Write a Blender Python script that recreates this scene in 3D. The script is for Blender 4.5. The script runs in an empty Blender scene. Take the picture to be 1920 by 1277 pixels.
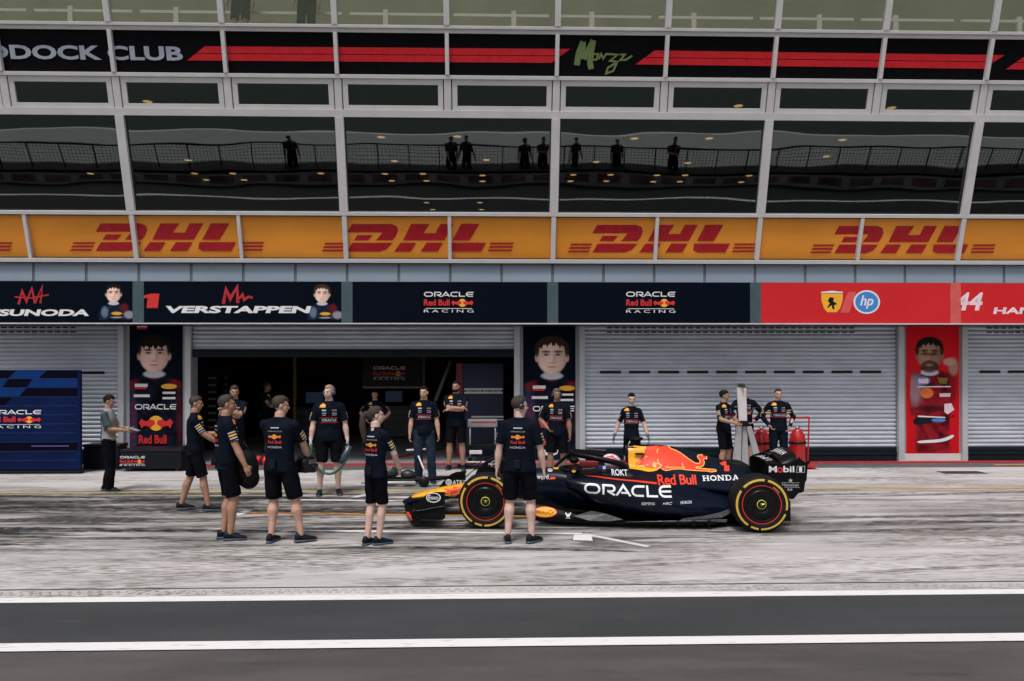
import bpy, bmesh, math, random
from mathutils import Vector, Matrix, noise
from mathutils.bvhtree import BVHTree
from mathutils.geometry import tessellate_polygon
R = math.radians
rnd = random.Random(7)
S = bpy.context.scene
COL = S.collection

# ------------------------------------------------------------------ camera
F_PX, CX, HY = 1500.0, 960.0, 690.0      # focal length, principal column and horizon row of the 1920 x 1277 photograph
CAM_H, CAM_D, YAW = 2.12, 17.7, R(1.6)
cam_d = bpy.data.cameras.new("camera"); cam = bpy.data.objects.new("camera", cam_d); COL.objects.link(cam)
cam.location = (0, -CAM_D, CAM_H); cam.rotation_euler = (R(90), R(0.05), -YAW)
cam_d.sensor_width = 36; cam_d.lens = 36*F_PX/1920
cam_d.shift_y = (HY-638.5)/1920; cam_d.clip_end = 3000; cam_d.clip_start = 0.1
S.camera = cam
S.render.resolution_x, S.render.resolution_y = 1024, 681

# ------------------------------------------------------------------ light: overcast afternoon
SUN_EL, SUN_ROT = R(62), R(200)
w = bpy.data.worlds.new("World"); S.world = w; w.use_nodes = True
nt = w.node_tree; bg = nt.nodes["Background"]
sky = nt.nodes.new("ShaderNodeTexSky"); sky.sky_type = 'NISHITA'; sky.sun_disc = False
sky.sun_elevation = SUN_EL; sky.sun_rotation = SUN_ROT
sky.air_density = 1.2; sky.dust_density = 6.0; sky.ozone_density = 1.5
hsv = nt.nodes.new("ShaderNodeHueSaturation"); hsv.inputs['Saturation'].default_value = 0.45
nt.links.new(sky.outputs[0], hsv.inputs['Color']); nt.links.new(hsv.outputs[0], bg.inputs[0]); bg.inputs[1].default_value = 0.105
sd = bpy.data.lights.new("sun", 'SUN'); sun = bpy.data.objects.new("sun", sd); COL.objects.link(sun)
sd.energy = 2.2; sd.angle = R(13); sd.color = (1.0, 0.97, 0.93)
dirv = Vector((math.sin(SUN_ROT)*math.cos(SUN_EL), math.cos(SUN_ROT)*math.cos(SUN_EL), math.sin(SUN_EL)))
sun.rotation_euler = dirv.to_track_quat('Z', 'Y').to_euler()
S.view_settings.view_transform = 'Standard'; S.view_settings.look = 'None'
S.view_settings.gamma = 1.0; S.view_settings.exposure = -0.12
S.cycles.max_bounces = 6; S.cycles.diffuse_bounces = 3; S.cycles.glossy_bounces = 3; S.cycles.transparent_max_bounces = 8
try: S.cycles.use_denoising = True
except Exception: pass

# ------------------------------------------------------------------ measuring helpers
_s, _c = math.sin(YAW), math.cos(YAW)
def ray(px, py):
    u, v = (px-CX)/F_PX, (HY-py)/F_PX
    return Vector((_s+u*_c, _c-u*_s, v))
CP = Vector((0, -CAM_D, CAM_H))
def at_y(px, py, y):
    r = ray(px, py); return CP + r*((y+CAM_D)/r.y)
def at_z(px, py, z=0.0):
    r = ray(px, py); return CP + r*((z-CAM_H)/r.z)
def at_d(px, py, d): return CP + ray(px, py)*d

# ------------------------------------------------------------------ materials
MATS = {}
def lin(c):
    return tuple((x/255/12.92 if x/255 <= .04045 else ((x/255+.055)/1.055)**2.4) for x in c)
def mat(name, col, rough=0.6, metal=0.0, var=0.12, scale=6.0, bump=0.0, bscale=40.0, coat=0.0, emit=0.0, stretch=(1,1,1), spec=0.5, alpha=None):
    if name in MATS: return MATS[name]
    if name.startswith('print'): spec = .12
    if max(col[:3]) < .035 and metal < .5: spec *= .35; coat *= .5; col = tuple(c*.7 for c in col[:3])
    m = bpy.data.materials.new(name); m.use_nodes = True; n = m.node_tree.nodes; l = m.node_tree.links
    b = n["Principled BSDF"]
    b.inputs['Roughness'].default_value = rough; b.inputs['Metallic'].default_value = metal
    b.inputs['Specular IOR Level'].default_value = spec
    b.inputs['Coat Weight'].default_value = coat; b.inputs['Coat Roughness'].default_value = 0.08
    tc = n.new("ShaderNodeTexCoord"); mp = n.new("ShaderNodeMapping"); mp.inputs['Scale'].default_value = stretch
    l.new(tc.outputs['Object'], mp.inputs[0])
    nz = n.new("ShaderNodeTexNoise"); nz.inputs['Scale'].default_value = scale; nz.inputs['Detail'].default_value = 5
    l.new(mp.outputs[0], nz.inputs['Vector'])
    mr = n.new("ShaderNodeMapRange"); mr.inputs[1].default_value = 0.3; mr.inputs[2].default_value = 0.7
    mr.inputs[3].default_value = 1-var; mr.inputs[4].default_value = 1+var; l.new(nz.outputs[0], mr.inputs[0])
    vm = n.new("ShaderNodeVectorMath"); vm.operation = 'SCALE'; vm.inputs[0].default_value = col[:3]; l.new(mr.outputs[0], vm.inputs['Scale'])
    l.new(vm.outputs[0], b.inputs['Base Color'])
    mr2 = n.new("ShaderNodeMapRange"); mr2.inputs[1].default_value = 0.3; mr2.inputs[2].default_value = 0.7
    mr2.inputs[3].default_value = max(0.02, rough-0.08); mr2.inputs[4].default_value = min(1, rough+0.08)
    l.new(nz.outputs[0], mr2.inputs[0]); l.new(mr2.outputs[0], b.inputs['Roughness'])
    if bump:
        nb = n.new("ShaderNodeTexNoise"); nb.inputs['Scale'].default_value = bscale; nb.inputs['Detail'].default_value = 3
        l.new(mp.outputs[0], nb.inputs['Vector'])
        bp = n.new("ShaderNodeBump"); bp.inputs['Strength'].default_value = bump; bp.inputs['Distance'].default_value = 0.02
        l.new(nb.outputs[0], bp.inputs['Height']); l.new(bp.outputs[0], b.inputs['Normal'])
    if emit:
        b.inputs['Emission Color'].default_value = (*col[:3], 1); b.inputs['Emission Strength'].default_value = emit
    MATS[name] = m; return m
def cm(name, rgb, **k): return mat(name, lin(rgb), **k)

def nodes_mat(name):
    m = bpy.data.materials.new(name); m.use_nodes = True; MATS[name] = m
    return m, m.node_tree.nodes, m.node_tree.links, m.node_tree.nodes["Principled BSDF"]
def N(n, t, **kw):
    x = n.new(t)
    for k, v in kw.items():
        if k.startswith('i_'):
            key = k[2:]; key = int(key) if key.isdigit() else key
            x.inputs[key].default_value = v
        else: setattr(x, k, v)
    return x
def noise_mask(n, l, vec, scale, det, lo, hi, stretch, rot=0.0, dist=0.0, off=(0,0,0)):
    mp = N(n, "ShaderNodeMapping"); mp.inputs['Scale'].default_value = stretch; mp.inputs['Rotation'].default_value = (0,0,rot); mp.inputs['Location'].default_value = off
    l.new(vec, mp.inputs[0]); nz = N(n, "ShaderNodeTexNoise", i_Scale=scale, i_Detail=det, i_Distortion=dist, i_Roughness=0.6); l.new(mp.outputs[0], nz.inputs['Vector'])
    mr = N(n, "ShaderNodeMapRange"); mr.interpolation_type = 'SMOOTHSTEP'
    mr.inputs[1].default_value = lo; mr.inputs[2].default_value = hi; l.new(nz.outputs[0], mr.inputs[0]); return mr.outputs[0]
def math_(n, l, op, a, b=None, clamp=False):
    x = N(n, "ShaderNodeMath", operation=op); x.use_clamp = clamp
    for i, v in enumerate((a, b)):
        if v is None: continue
        if isinstance(v, (int, float)): x.inputs[i].default_value = v
        else: l.new(v, x.inputs[i])
    return x.outputs[0]
def mixc(n, l, fac, a, b):
    x = N(n, "ShaderNodeMix", data_type='RGBA')
    if isinstance(fac, (int, float)): x.inputs[0].default_value = fac
    else: l.new(fac, x.inputs[0])
    for i, v in ((6, a), (7, b)):
        if isinstance(v, tuple): x.inputs[i].default_value = (*v[:3], 1)
        else: l.new(v, x.inputs[i])
    return x.outputs[2]

def concrete_mat():
    m, n, l, b = nodes_mat("worn_concrete")
    tc = N(n, "ShaderNodeTexCoord"); v = tc.outputs['Object']
    sx = N(n, "ShaderNodeSeparateXYZ"); l.new(v, sx.inputs[0])
    base = mixc(n, l, noise_mask(n, l, v, 1.0, 6, .3, .7, (.35, 1.3, 1)), (.45, .42, .425), (.69, .66, .67))
    base = mixc(n, l, noise_mask(n, l, v, 14, 5, .35, .75, (.6, 1.6, 1)), base, (.54, .515, .52))
    # brown grime patches
    g = noise_mask(n, l, v, 1.0, 9, .44, .60, (.30, 1.0, 1), .05, .6, (3.1, 8, 0))
    g2 = noise_mask(n, l, v, 9, 6, .40, .62, (.5, 2.2, 1))
    base = mixc(n, l, math_(n, l, 'MULTIPLY', math_(n, l, 'MULTIPLY', g, g2), .80), base, (.125, .112, .085))
    # rubber laid down where the cars stop: heavy in a band parallel to the garages, heavier towards -x
    band = N(n, "ShaderNodeMapRange"); band.interpolation_type = 'SMOOTHSTEP'; band.inputs[1].default_value = -9.2; band.inputs[2].default_value = -7.4
    l.new(sx.outputs[1], band.inputs[0])
    band2 = N(n, "ShaderNodeMapRange"); band2.interpolation_type = 'SMOOTHSTEP'; band2.inputs[1].default_value = -2.6; band2.inputs[2].default_value = -4.2
    l.new(sx.outputs[1], band2.inputs[0])
    left = N(n, "ShaderNodeMapRange"); left.interpolation_type = 'SMOOTHSTEP'; left.inputs[1].default_value = 5.5; left.inputs[2].default_value = 0.5
    left.inputs[3].default_value = .46; left.inputs[4].default_value = 1.0; l.new(sx.outputs[0], left.inputs[0])
    bm_ = math_(n, l, 'MULTIPLY', math_(n, l, 'MULTIPLY', band.outputs[0], band2.outputs[0]), left.outputs[0])
    st1 = noise_mask(n, l, v, 1.0, 10, .485, .55, (.34, 3.2, 1), .035, .6)
    st2 = noise_mask(n, l, v, 1.0, 9, .50, .60, (.55, 7.0, 1), -.06, .5, (5, 2, 0))
    st3 = noise_mask(n, l, v, 1.0, 6, .44, .62, (.25, .8, 1), .02, .5, (1, 7, 0))
    rub = math_(n, l, 'MAXIMUM', math_(n, l, 'MULTIPLY', st1, 1.0), math_(n, l, 'MULTIPLY', st2, .7))
    rub = math_(n, l, 'MAXIMUM', rub, math_(n, l, 'MULTIPLY', st3, .42))
    rub = math_(n, l, 'MULTIPLY', rub, math_(n, l, 'ADD', bm_, .10), True)
    fleck = noise_mask(n, l, v, 25, 5, .3, .6, (.35, 1.5, 1))
    rub = math_(n, l, 'MULTIPLY', rub, math_(n, l, 'ADD', math_(n, l, 'MULTIPLY', fleck, .55), .45))
    dirt = noise_mask(n, l, v, 1.6, 8, .28, .62, (.45, 1.5, 1), .04, .4, (9, 1, 0))
    base = mixc(n, l, math_(n, l, 'MULTIPLY', math_(n, l, 'MULTIPLY', dirt, bm_), .60), base, (.20, .19, .165))
    base = mixc(n, l, rub, base, (.022, .022, .024))
    l.new(base, b.inputs['Base Color'])
    rr = N(n, "ShaderNodeMapRange"); rr.inputs[3].default_value = .75; rr.inputs[4].default_value = .42; l.new(rub, rr.inputs[0]); l.new(rr.outputs[0], b.inputs['Roughness'])
    nb = N(n, "ShaderNodeTexNoise", i_Scale=90.0, i_Detail=3.0); l.new(v, nb.inputs['Vector'])
    bp = N(n, "ShaderNodeBump", i_Strength=.25, i_Distance=.01); l.new(nb.outputs[0], bp.inputs['Height']); l.new(bp.outputs[0], b.inputs['Normal'])
    return m
def asphalt_mat(name, c1, c2, c3, sc=1.0):
    m, n, l, b = nodes_mat(name)
    tc = N(n, "ShaderNodeTexCoord"); v = tc.outputs['Object']
    base = mixc(n, l, noise_mask(n, l, v, sc, 6, .35, .68, (.25, .9, 1)), c1, c2)
    base = mixc(n, l, noise_mask(n, l, v, 3.0, 8, .58, .74, (.25, 1.3, 1)), base, c3)
    agg = noise_mask(n, l, v, 55, 4, .3, .72, (1, 1, 1))
    base = mixc(n, l, math_(n, l, 'MULTIPLY', agg, .22), base, (.13, .125, .12))
    l.new(base, b.inputs['Base Color']); b.inputs['Roughness'].default_value = .8
    nb = N(n, "ShaderNodeTexNoise", i_Scale=120.0, i_Detail=2.0); l.new(v, nb.inputs['Vector'])
    bp = N(n, "ShaderNodeBump", i_Strength=.5, i_Distance=.01); l.new(nb.outputs[0], bp.inputs['Height']); l.new(bp.outputs[0], b.inputs['Normal'])
    return m
def paint_mat(name, col, wear=.5, dark=(.2,.19,.185)):
    m, n, l, b = nodes_mat(name)
    v = N(n, "ShaderNodeTexCoord").outputs['Object']
    k = noise_mask(n, l, v, 14, 7, .56, .70, (.3, 1.2, 1))
    base = mixc(n, l, math_(n, l, 'MULTIPLY', k, wear), col, dark)
    l.new(base, b.inputs['Base Color']); b.inputs['Roughness'].default_value = .6
    return m
def glass_mat(name, tint, refl, rough=.015, wav=.03):
    m, n, l, b = nodes_mat(name); n.remove(b)
    out = n["Material Output"]
    tr = N(n, "ShaderNodeBsdfTransparent"); tr.inputs[0].default_value = (*tint, 1)
    gl = N(n, "ShaderNodeBsdfGlossy"); gl.inputs[0].default_value = (.90, 1.0, .96, 1); gl.inputs['Roughness'].default_value = rough
    v = N(n, "ShaderNodeTexCoord").outputs['Object']
    mp = N(n, "ShaderNodeMapping"); mp.inputs['Scale'].default_value = (.5, 1, 1.2); l.new(v, mp.inputs[0])
    nb = N(n, "ShaderNodeTexNoise", i_Scale=.9, i_Detail=1.0); l.new(mp.outputs[0], nb.inputs['Vector'])
    bp = N(n, "ShaderNodeBump", i_Strength=wav, i_Distance=.3); l.new(nb.outputs[0], bp.inputs['Height']); l.new(bp.outputs[0], gl.inputs['Normal'])
    fr = N(n, "ShaderNodeFresnel", i_IOR=1.5)
    fac = math_(n, l, 'ADD', fr.outputs[0], refl, True)
    mx = N(n, "ShaderNodeMixShader"); l.new(fac, mx.inputs[0]); l.new(tr.outputs[0], mx.inputs[1]); l.new(gl.outputs[0], mx.inputs[2])
    l.new(mx.outputs[0], out.inputs[0]); return m

# ------------------------------------------------------------------ object helpers
XF = {}
def tag(o, label=None, cat=None, group=None, kind=None):
    if label: o['label'] = label
    if cat: o['category'] = cat
    if group: o['group'] = group
    if kind: o['kind'] = kind
    return o
def thing(name, label, cat, loc=(0,0,0), rz=0.0, group=None, scale=1.0):
    o = bpy.data.objects.new(name, None); COL.objects.link(o); o.empty_display_size = .2
    o.location = loc; o.rotation_euler = (0, 0, rz); o.scale = (scale,)*3
    XF[o.name] = Matrix.Translation(loc) @ Matrix.Rotation(rz, 4, 'Z') @ Matrix.Scale(scale, 4)
    return tag(o, label, cat, group)
def root_of(o):
    while o.parent is not None: o = o.parent
    return o
def link_mesh(name, me, parent=None, world=True, smooth=None):
    o = bpy.data.objects.new(name, me); COL.objects.link(o)
    if parent is not None:
        o.parent = parent
        rt = root_of(parent)
        if world and rt.name in XF: me.transform(XF[rt.name].inverted())
    return o
class MB:
    def __init__(s): s.v = []; s.f = []; s.m = []; s.mi = 0
    def add(s, vs, fs, mi=None):
        o = len(s.v); s.v += [tuple(p) for p in vs]
        for f in fs: s.f.append(tuple(o+i for i in f)); s.m.append(s.mi if mi is None else mi)
        return s
    def hexa(s, p, mi=None):  # 8 points: bottom 4 ccw, top 4
        return s.add(p, [(0,3,2,1),(4,5,6,7),(0,1,5,4),(1,2,6,5),(2,3,7,6),(3,0,4,7)], mi)
    def box(s, x0, x1, y0, y1, z0, z1, mi=None):
        return s.hexa([(x0,y0,z0),(x1,y0,z0),(x1,y1,z0),(x0,y1,z0),(x0,y0,z1),(x1,y0,z1),(x1,y1,z1),(x0,y1,z1)], mi)
    def prism(s, pts, vec, mi=None):
        pts = [Vector(p) for p in pts]; vec = Vector(vec); n = len(pts)
        tris = tessellate_polygon([pts])
        vs = pts + [p+vec for p in pts]
        return s.add(vs, [tuple(t) for t in tris] + [tuple(n+i for i in reversed(t)) for t in tris] + [(i, (i+1)%n, n+(i+1)%n, n+i) for i in range(n)], mi)
    def rings(s, rings, closed_caps=True, mi=None, loop=True):
        n = len(rings[0]); vs = [p for r in rings for p in r]; fs = []
        for i in range(len(rings)-1):
            for j in range(n if loop else n-1):
                a, b_ = i*n+j, i*n+(j+1)%n
                fs.append((a, b_, b_+n, a+n))
        if closed_caps and loop:
            fs.append(tuple(range(n-1, -1, -1))); fs.append(tuple((len(rings)-1)*n+k for k in range(n)))
        return s.add(vs, fs, mi)
    def tube(s, path, r, n=8, mi=None, caps=True):
        path = [Vector(p) for p in path]; rs = r if isinstance(r, (list, tuple)) else [r]*len(path)
        rings = []; prev = None
        for i, p in enumerate(path):
            t = (path[min(i+1, len(path)-1)]-path[max(i-1, 0)]).normalized()
            if prev is None:
                a = Vector((0,0,1)) if abs(t.z) < .9 else Vector((1,0,0)); prev = t.cross(a).normalized()
            prev = (prev - t*prev.dot(t)).normalized(); q = t.cross(prev)
            rings.append([p + (prev*math.cos(2*math.pi*k/n) + q*math.sin(2*math.pi*k/n))*rs[i] for k in range(n)])
        return s.rings(rings, caps, mi)
    def ball(s, c, r, seg=14, rg=9, mi=None, rot=None):
        c = Vector(c); rr = r if isinstance(r, (tuple, list)) else (r,)*3; rings = []
        for i in range(1, rg):
            a = math.pi*i/rg
            rings.append([Vector((rr[0]*math.sin(a)*math.cos(2*math.pi*k/seg), rr[1]*math.sin(a)*math.sin(2*math.pi*k/seg), -rr[2]*math.cos(a))) for k in range(seg)])
        if rot is not None: rings = [[rot @ p for p in q] for q in rings]
        tp = Vector((0,0,rr[2])); tp = rot @ tp if rot is not None else tp
        o = len(s.v); s.rings([[c+p for p in q] for q in rings], False, mi)
        n = seg; last = o+(rg-2)*n; s.v += [tuple(c-tp), tuple(c+tp)]; a, b_ = len(s.v)-2, len(s.v)-1
        for k in range(n):
            s.f.append((a, o+(k+1)%n, o+k)); s.m.append(s.mi if mi is None else mi)
            s.f.append((b_, last+k, last+(k+1)%n)); s.m.append(s.mi if mi is None else mi)
        return s
    def lathe(s, prof, axis_o, axis='Y', n=48, mi=None):  # prof: (r, t) along axis
        rings = []
        for r, t in prof:
            ring = []
            for k in range(n):
                a = 2*math.pi*k/n; c_, s_ = math.cos(a)*r, math.sin(a)*r
                p = {'Y': (c_, t, s_), 'Z': (c_, s_, t), 'X': (t, c_, s_)}[axis]
                ring.append(Vector(axis_o)+Vector(p))
            rings.append(ring)
        return s.rings(rings, False, mi)
    def mesh(s, name, mats, smooth=False, recalc=True):
        me = bpy.data.meshes.new(name); me.from_pydata(s.v, [], s.f)
        for m in (mats if isinstance(mats, (list, tuple)) else [mats]): me.materials.append(m)
        me.polygons.foreach_set('material_index', s.m); me.polygons.foreach_set('use_smooth', [bool(smooth)]*len(s.f))
        if recalc:
            b = bmesh.new(); b.from_mesh(me); bmesh.ops.recalc_face_normals(b, faces=b.faces); b.to_mesh(me); b.free()
        me.update(); return me
    def build(s, name, mats, parent=None, world=True, smooth=False, bevel=0.0, auto=None):
        o = link_mesh(name, s.mesh(name, mats, smooth), parent, world)
        if bevel:
            md = o.modifiers.new("bevel", 'BEVEL'); md.width = bevel; md.segments = 2; md.limit_method = 'ANGLE'; md.angle_limit = R(40)
        if auto: 
            try: o.data.set_sharp_from_angle(angle=R(auto))
            except Exception: pass
        return o
def at_base(o, loc):   # move a one-mesh thing's origin to its base
    o.data.transform(Matrix.Translation(-Vector(loc))); o.location = loc; return o

# ------------------------------------------------------------------ flat artwork (lettering, emblems): 2-D pieces laid on a surface
_tc = {}
def text2d(s, bold=0.0, shear=0.0, space=1.0):
    key = (s, bold, shear, space)
    if key in _tc: return _tc[key]
    cu = bpy.data.curves.new("t", 'FONT'); cu.body = s; cu.size = 1; cu.offset = bold; cu.shear = shear; cu.space_character = space; cu.resolution_u = 3; cu.fill_mode = 'BOTH'
    ob = bpy.data.objects.new("t", cu); COL.objects.link(ob)
    dg = bpy.context.evaluated_depsgraph_get(); dg.update()
    me = bpy.data.meshes.new_from_object(ob.evaluated_get(dg))
    vs = [(v.co.x, v.co.y) for v in me.vertices]; fs = [tuple(p.vertices) for p in me.polygons]
    bpy.data.objects.remove(ob); bpy.data.curves.remove(cu); bpy.data.meshes.remove(me)
    _tc[key] = (vs, fs); return _tc[key]
for s_ in ():
    pass
def poly2d(loops):
    loops = [[Vector((a, b, 0)) for a, b in lp] for lp in loops]
    vs = [(p.x, p.y) for lp in loops for p in lp]
    return vs, [tuple(t) for t in tessellate_polygon(loops)]
def stroke2d(pts, wd, closed=False):
    pts = [Vector(p) for p in pts]; n = len(pts); L, Rr = [], []
    for i in range(n):
        a = pts[(i-1) % n] if closed or i > 0 else None; b = pts[(i+1) % n] if closed or i < n-1 else None
        d1 = (pts[i]-a).normalized() if a is not None else None; d2 = (b-pts[i]).normalized() if b is not None else None
        if d1 is None: d1 = d2
        if d2 is None: d2 = d1
        nn = Vector((-(d1+d2).y, (d1+d2).x)); nn = nn.normalized() if nn.length > 1e-6 else Vector((-d1.y, d1.x))
        k = 1/max(.45, nn.dot(Vector((-d1.y, d1.x))))
        ww = wd[i] if isinstance(wd, (list, tuple)) else wd
        L.append(pts[i]+nn*ww*.5*k); Rr.append(pts[i]-nn*ww*.5*k)
    vs = [tuple(p) for p in L+Rr]; fs = [(i, (i+1) % n, n+(i+1) % n, n+i) for i in range(n if closed else n-1)]
    return vs, fs
def arc(cx, cy, rx, ry, a0, a1, n=8): return [(cx+rx*math.cos(R(a0+(a1-a0)*i/n)), cy+ry*math.sin(R(a0+(a1-a0)*i/n))) for i in range(n+1)]
def ell(cx, cy, rx, ry, n=24): return arc(cx, cy, rx, ry, 0, 360*(n-1)/n, n-1)
def fit(sh, x0, x1, y0, y1):
    vs, fs = sh; a = min(v[0] for v in vs); b = max(v[0] for v in vs); c = min(v[1] for v in vs); d = max(v[1] for v in vs)
    return [(x0+(v[0]-a)/(b-a)*(x1-x0), y0+(v[1]-c)/(d-c)*(y1-y0)) for v in vs], fs
def shear2(sh, k): return [(v[0]+k*v[1], v[1]) for v in sh[0]], sh[1]
def oracle2d():
    w_ = .19; out = []; x = 0
    def mv(vf, dx): return [(v[0]+dx, v[1]) for v in vf[0]], vf[1]
    rr = lambda W: arc(.5, .5, .405, .405, 90, 270, 10)+arc(W-.5, .5, .405, .405, -90, 90, 10)
    out.append(mv(stroke2d(rr(1.45), w_, True), 0))
    out.append(mv(stroke2d([(.09, 0), (.09, 1-.095), (.80, .905)]+arc(.80, .64, .27, .265, 80, -90, 8)+[(.42, .375)], w_), 1.62))
    out.append(mv(stroke2d([(.52, .36), (1.12, 0.0)], w_*1.1), 1.62))
    out.append(mv(stroke2d([(.0, 0), (.62, .95), (1.24, 0)], w_), 2.86)); out.append(mv(stroke2d([(.42, .29), (.95, .29)], w_*.9), 2.86))
    out.append(mv(stroke2d([(1.22, .905), (.5, .905)]+arc(.5, .5, .405, .405, 100, 260, 10)+[(.5, .095), (1.10, .095)], w_), 4.18))
    out.append(mv(stroke2d([(.09, 1), (.09, .095), (1.0, .095)], w_), 5.55))
    out.append(mv(stroke2d([(1.22, .905), (.5, .905)]+arc(.5, .5, .405, .405, 100, 260, 10)+[(.5, .095), (1.14, .095)], w_), 6.66)); out.append(mv(stroke2d([(.12, .5), (1.16, .5)], w_*.85), 6.66))
    return out
def group_fit(shs, x0, x1, y0, y1):
    al = [v for s in shs for v in s[0]]; a = min(v[0] for v in al); b = max(v[0] for v in al); c = min(v[1] for v in al); d = max(v[1] for v in al)
    return [([(x0+(v[0]-a)/(b-a)*(x1-x0), y0+(v[1]-c)/(d-c)*(y1-y0)) for v in s[0]], s[1]) for s in shs]
def flat_art(name, items, O, U, V, parent, off0=.004, world=True):
    """items: list of (shape or list of shapes, material). One mesh; every layer 0.5 mm in front of the last."""
    O, U, V = Vector(O), Vector(U).normalized(), Vector(V).normalized(); Nn = U.cross(V)
    mb = MB(); mats = []; k = 0
    for shs, m in items:
        if not isinstance(shs, list): shs = [shs]
        if m not in mats: mats.append(m)
        for sh in shs:
            mb.add([O+U*v[0]+V*v[1]+Nn*(off0+k*.0008) for v in sh[0]], sh[1], mats.index(m)); k += 1
    return link_mesh(name, mb.mesh(name, mats, recalc=False), parent, world)
def rect(x0, x1, y0, y1): return [(x0, y0), (x1, y0), (x1, y1), (x0, y1)], [(0, 1, 2, 3)]

def wrap_art(name, items, O, U, V, D, bvh, parent, off=.003, step=.04, world=False):
    """lay flat artwork on a curved surface: grid-cut each piece and drop it along D onto the bvh"""
    O, U, V, D = Vector(O), Vector(U), Vector(V), Vector(D).normalized()
    mb = MB(); mats = []; k = 0
    for shs, m in items:
        if not isinstance(shs, list): shs = [shs]
        if m not in mats: mats.append(m)
        for vs, fs in shs:
            b = bmesh.new(); bv = [b.verts.new((x, y, 0)) for x, y in vs]
            for f in fs:
                try: b.faces.new([bv[i] for i in f])
                except Exception: pass
            xs = [v[0] for v in vs]; ys = [v[1] for v in vs]
            for ax, lo, hi in ((0, min(xs), max(xs)), (1, min(ys), max(ys))):
                t = (math.floor(lo/step)+1)*step
                while t < hi:
                    co = (t, 0, 0) if ax == 0 else (0, t, 0); no = (1, 0, 0) if ax == 0 else (0, 1, 0)
                    bmesh.ops.bisect_plane(b, geom=b.verts[:]+b.edges[:]+b.faces[:], plane_co=co, plane_no=no, dist=1e-6); t += step
            o = len(mb.v); ok = {}; b.verts.index_update()
            for v in b.verts:
                p = O+U*v.co.x+V*v.co.y; hit = bvh.ray_cast(p-D*1.5, D)
                if hit[0] is None: ok[v.index] = None; continue
                nn = hit[1] if hit[1].dot(D) < 0 else -hit[1]
                ok[v.index] = len(mb.v); mb.v.append(tuple(hit[0]+(nn*.5-D*.5)*(off+k*.0006)))
            for f in b.faces:
                ids = [ok[v.index] for v in f.verts]
                if None in ids: continue
                ps = [Vector(mb.v[i]) for i in ids]; ds = [p.dot(D) for p in ps]
                if max(ds)-min(ds) > .16: continue
                mb.f.append(tuple(ids)); mb.m.append(mats.index(m))
            b.free(); k += 1
    if not mb.f: return None
    return link_mesh(name, mb.mesh(name, mats, smooth=True, recalc=False), parent, world)
def bvh_of(*objs):
    vs, fs = [], []
    for o in objs:
        k = len(vs); vs += [v.co.copy() for v in o.data.vertices]; fs += [tuple(k+i for i in p.vertices) for p in o.data.polygons]
    return BVHTree.FromPolygons(vs, fs)
def bull_logo(x0, x1, y0, y1, red=None, sun=None):
    """small racing-team emblem: yellow disc with two red bulls head to head, in a box"""
    cx_, cy_ = (x0+x1)/2, (y0+y1)/2; W, H = x1-x0, y1-y0
    B = [(-.50,.05),(-.42,.30),(-.30,.12),(-.16,.26),(-.05,.20),(-.02,-.05),(-.12,-.20),(-.16,-.38),(-.22,-.22),(-.36,-.16),(-.42,-.36),(-.46,-.12)]
    l_ = poly2d([[(cx_+a*W, cy_+b*H) for a, b in B]]); r_ = poly2d([[(cx_-a*W, cy_+b*H) for a, b in reversed(B)]])
    return [(poly2d([ell(cx_, cy_, H*.5, H*.5, 20)]), sun), ([l_, r_], red)]
# ================================================================== SETTING
M_CONC = concrete_mat()
M_NEAR = asphalt_mat("brown_asphalt", (.060,.053,.053), (.095,.084,.084), (.032,.029,.029), 2.2)
M_FAST = asphalt_mat("dark_asphalt", (.022,.026,.030), (.038,.042,.047), (.05,.045,.043), 1.6)
M_TRACK = asphalt_mat("track_asphalt", (.14,.14,.14), (.2,.2,.2), (.1,.1,.1), .5)
M_LINE = paint_mat("white_paint", (.80,.78,.79), .35)
M_LINEW = paint_mat("worn_white_paint", (.66,.65,.66), .9)
M_YEL = paint_mat("yellow_paint", (.55,.40,.06), .7)
M_ORG = paint_mat("orange_paint", (.80,.33,.04), .45)
M_REDP = paint_mat("red_paint", (.45,.02,.025), .4)
M_BLK = mat("black_plastic", (.012,.012,.014), rough=.45)
M_DRK = mat("dark_metal", (.03,.035,.04), rough=.4, metal=.3)
M_WALU = mat("white_aluminium", lin((206,204,206)), rough=.5, var=.05, scale=3, bump=.03)
M_GRYW = mat("grey_render", lin((150,153,160)), rough=.75, var=.08, scale=2, bump=.1)
M_CLAD = mat("blue_grey_cladding", lin((140,155,172)), rough=.5, metal=.1, var=.07, scale=1.2, stretch=(.4,1,1.5))
M_NAVY = mat("navy_vinyl", (.0022,.006,.015), rough=.6, var=.08, spec=.12)
M_WHT = mat("white_vinyl", (.74,.74,.78), rough=.5, var=.04)
M_RED = mat("red_vinyl", (.55,.012,.02), rough=.5, var=.05)
M_LOGR = mat("logo_red", (.62,.02,.018), rough=.5, var=.03)
M_LOGY = mat("logo_yellow", (.85,.42,.03), rough=.5, var=.03)
M_GRN = mat("grass_green", (.135,.137,.100), rough=.9, var=.4, scale=20)

def sheet(name, x0, x1, y0, y1, z, m, thick=0.0):
    o = MB().box(x0, x1, y0, y1, z-.05, z).build(name, m) if thick else MB().add([(x0,y0,z),(x1,y0,z),(x1,y1,z),(x0,y1,z)], [(0,1,2,3)]).build(name, m)
    return tag(o, kind='structure')
g = sheet("ground", -600, 600, -700, 500, -.012, M_TRACK)
sheet("pit_road", -90, 90, -18.0, -10.2, -.004, M_NEAR)
sheet("pit_apron", -90, 90, -10.3, .05, 0.0, M_CONC)
sheet("fast_lane", -90, 90, -11.50, -10.30, .002, M_FAST)
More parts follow.
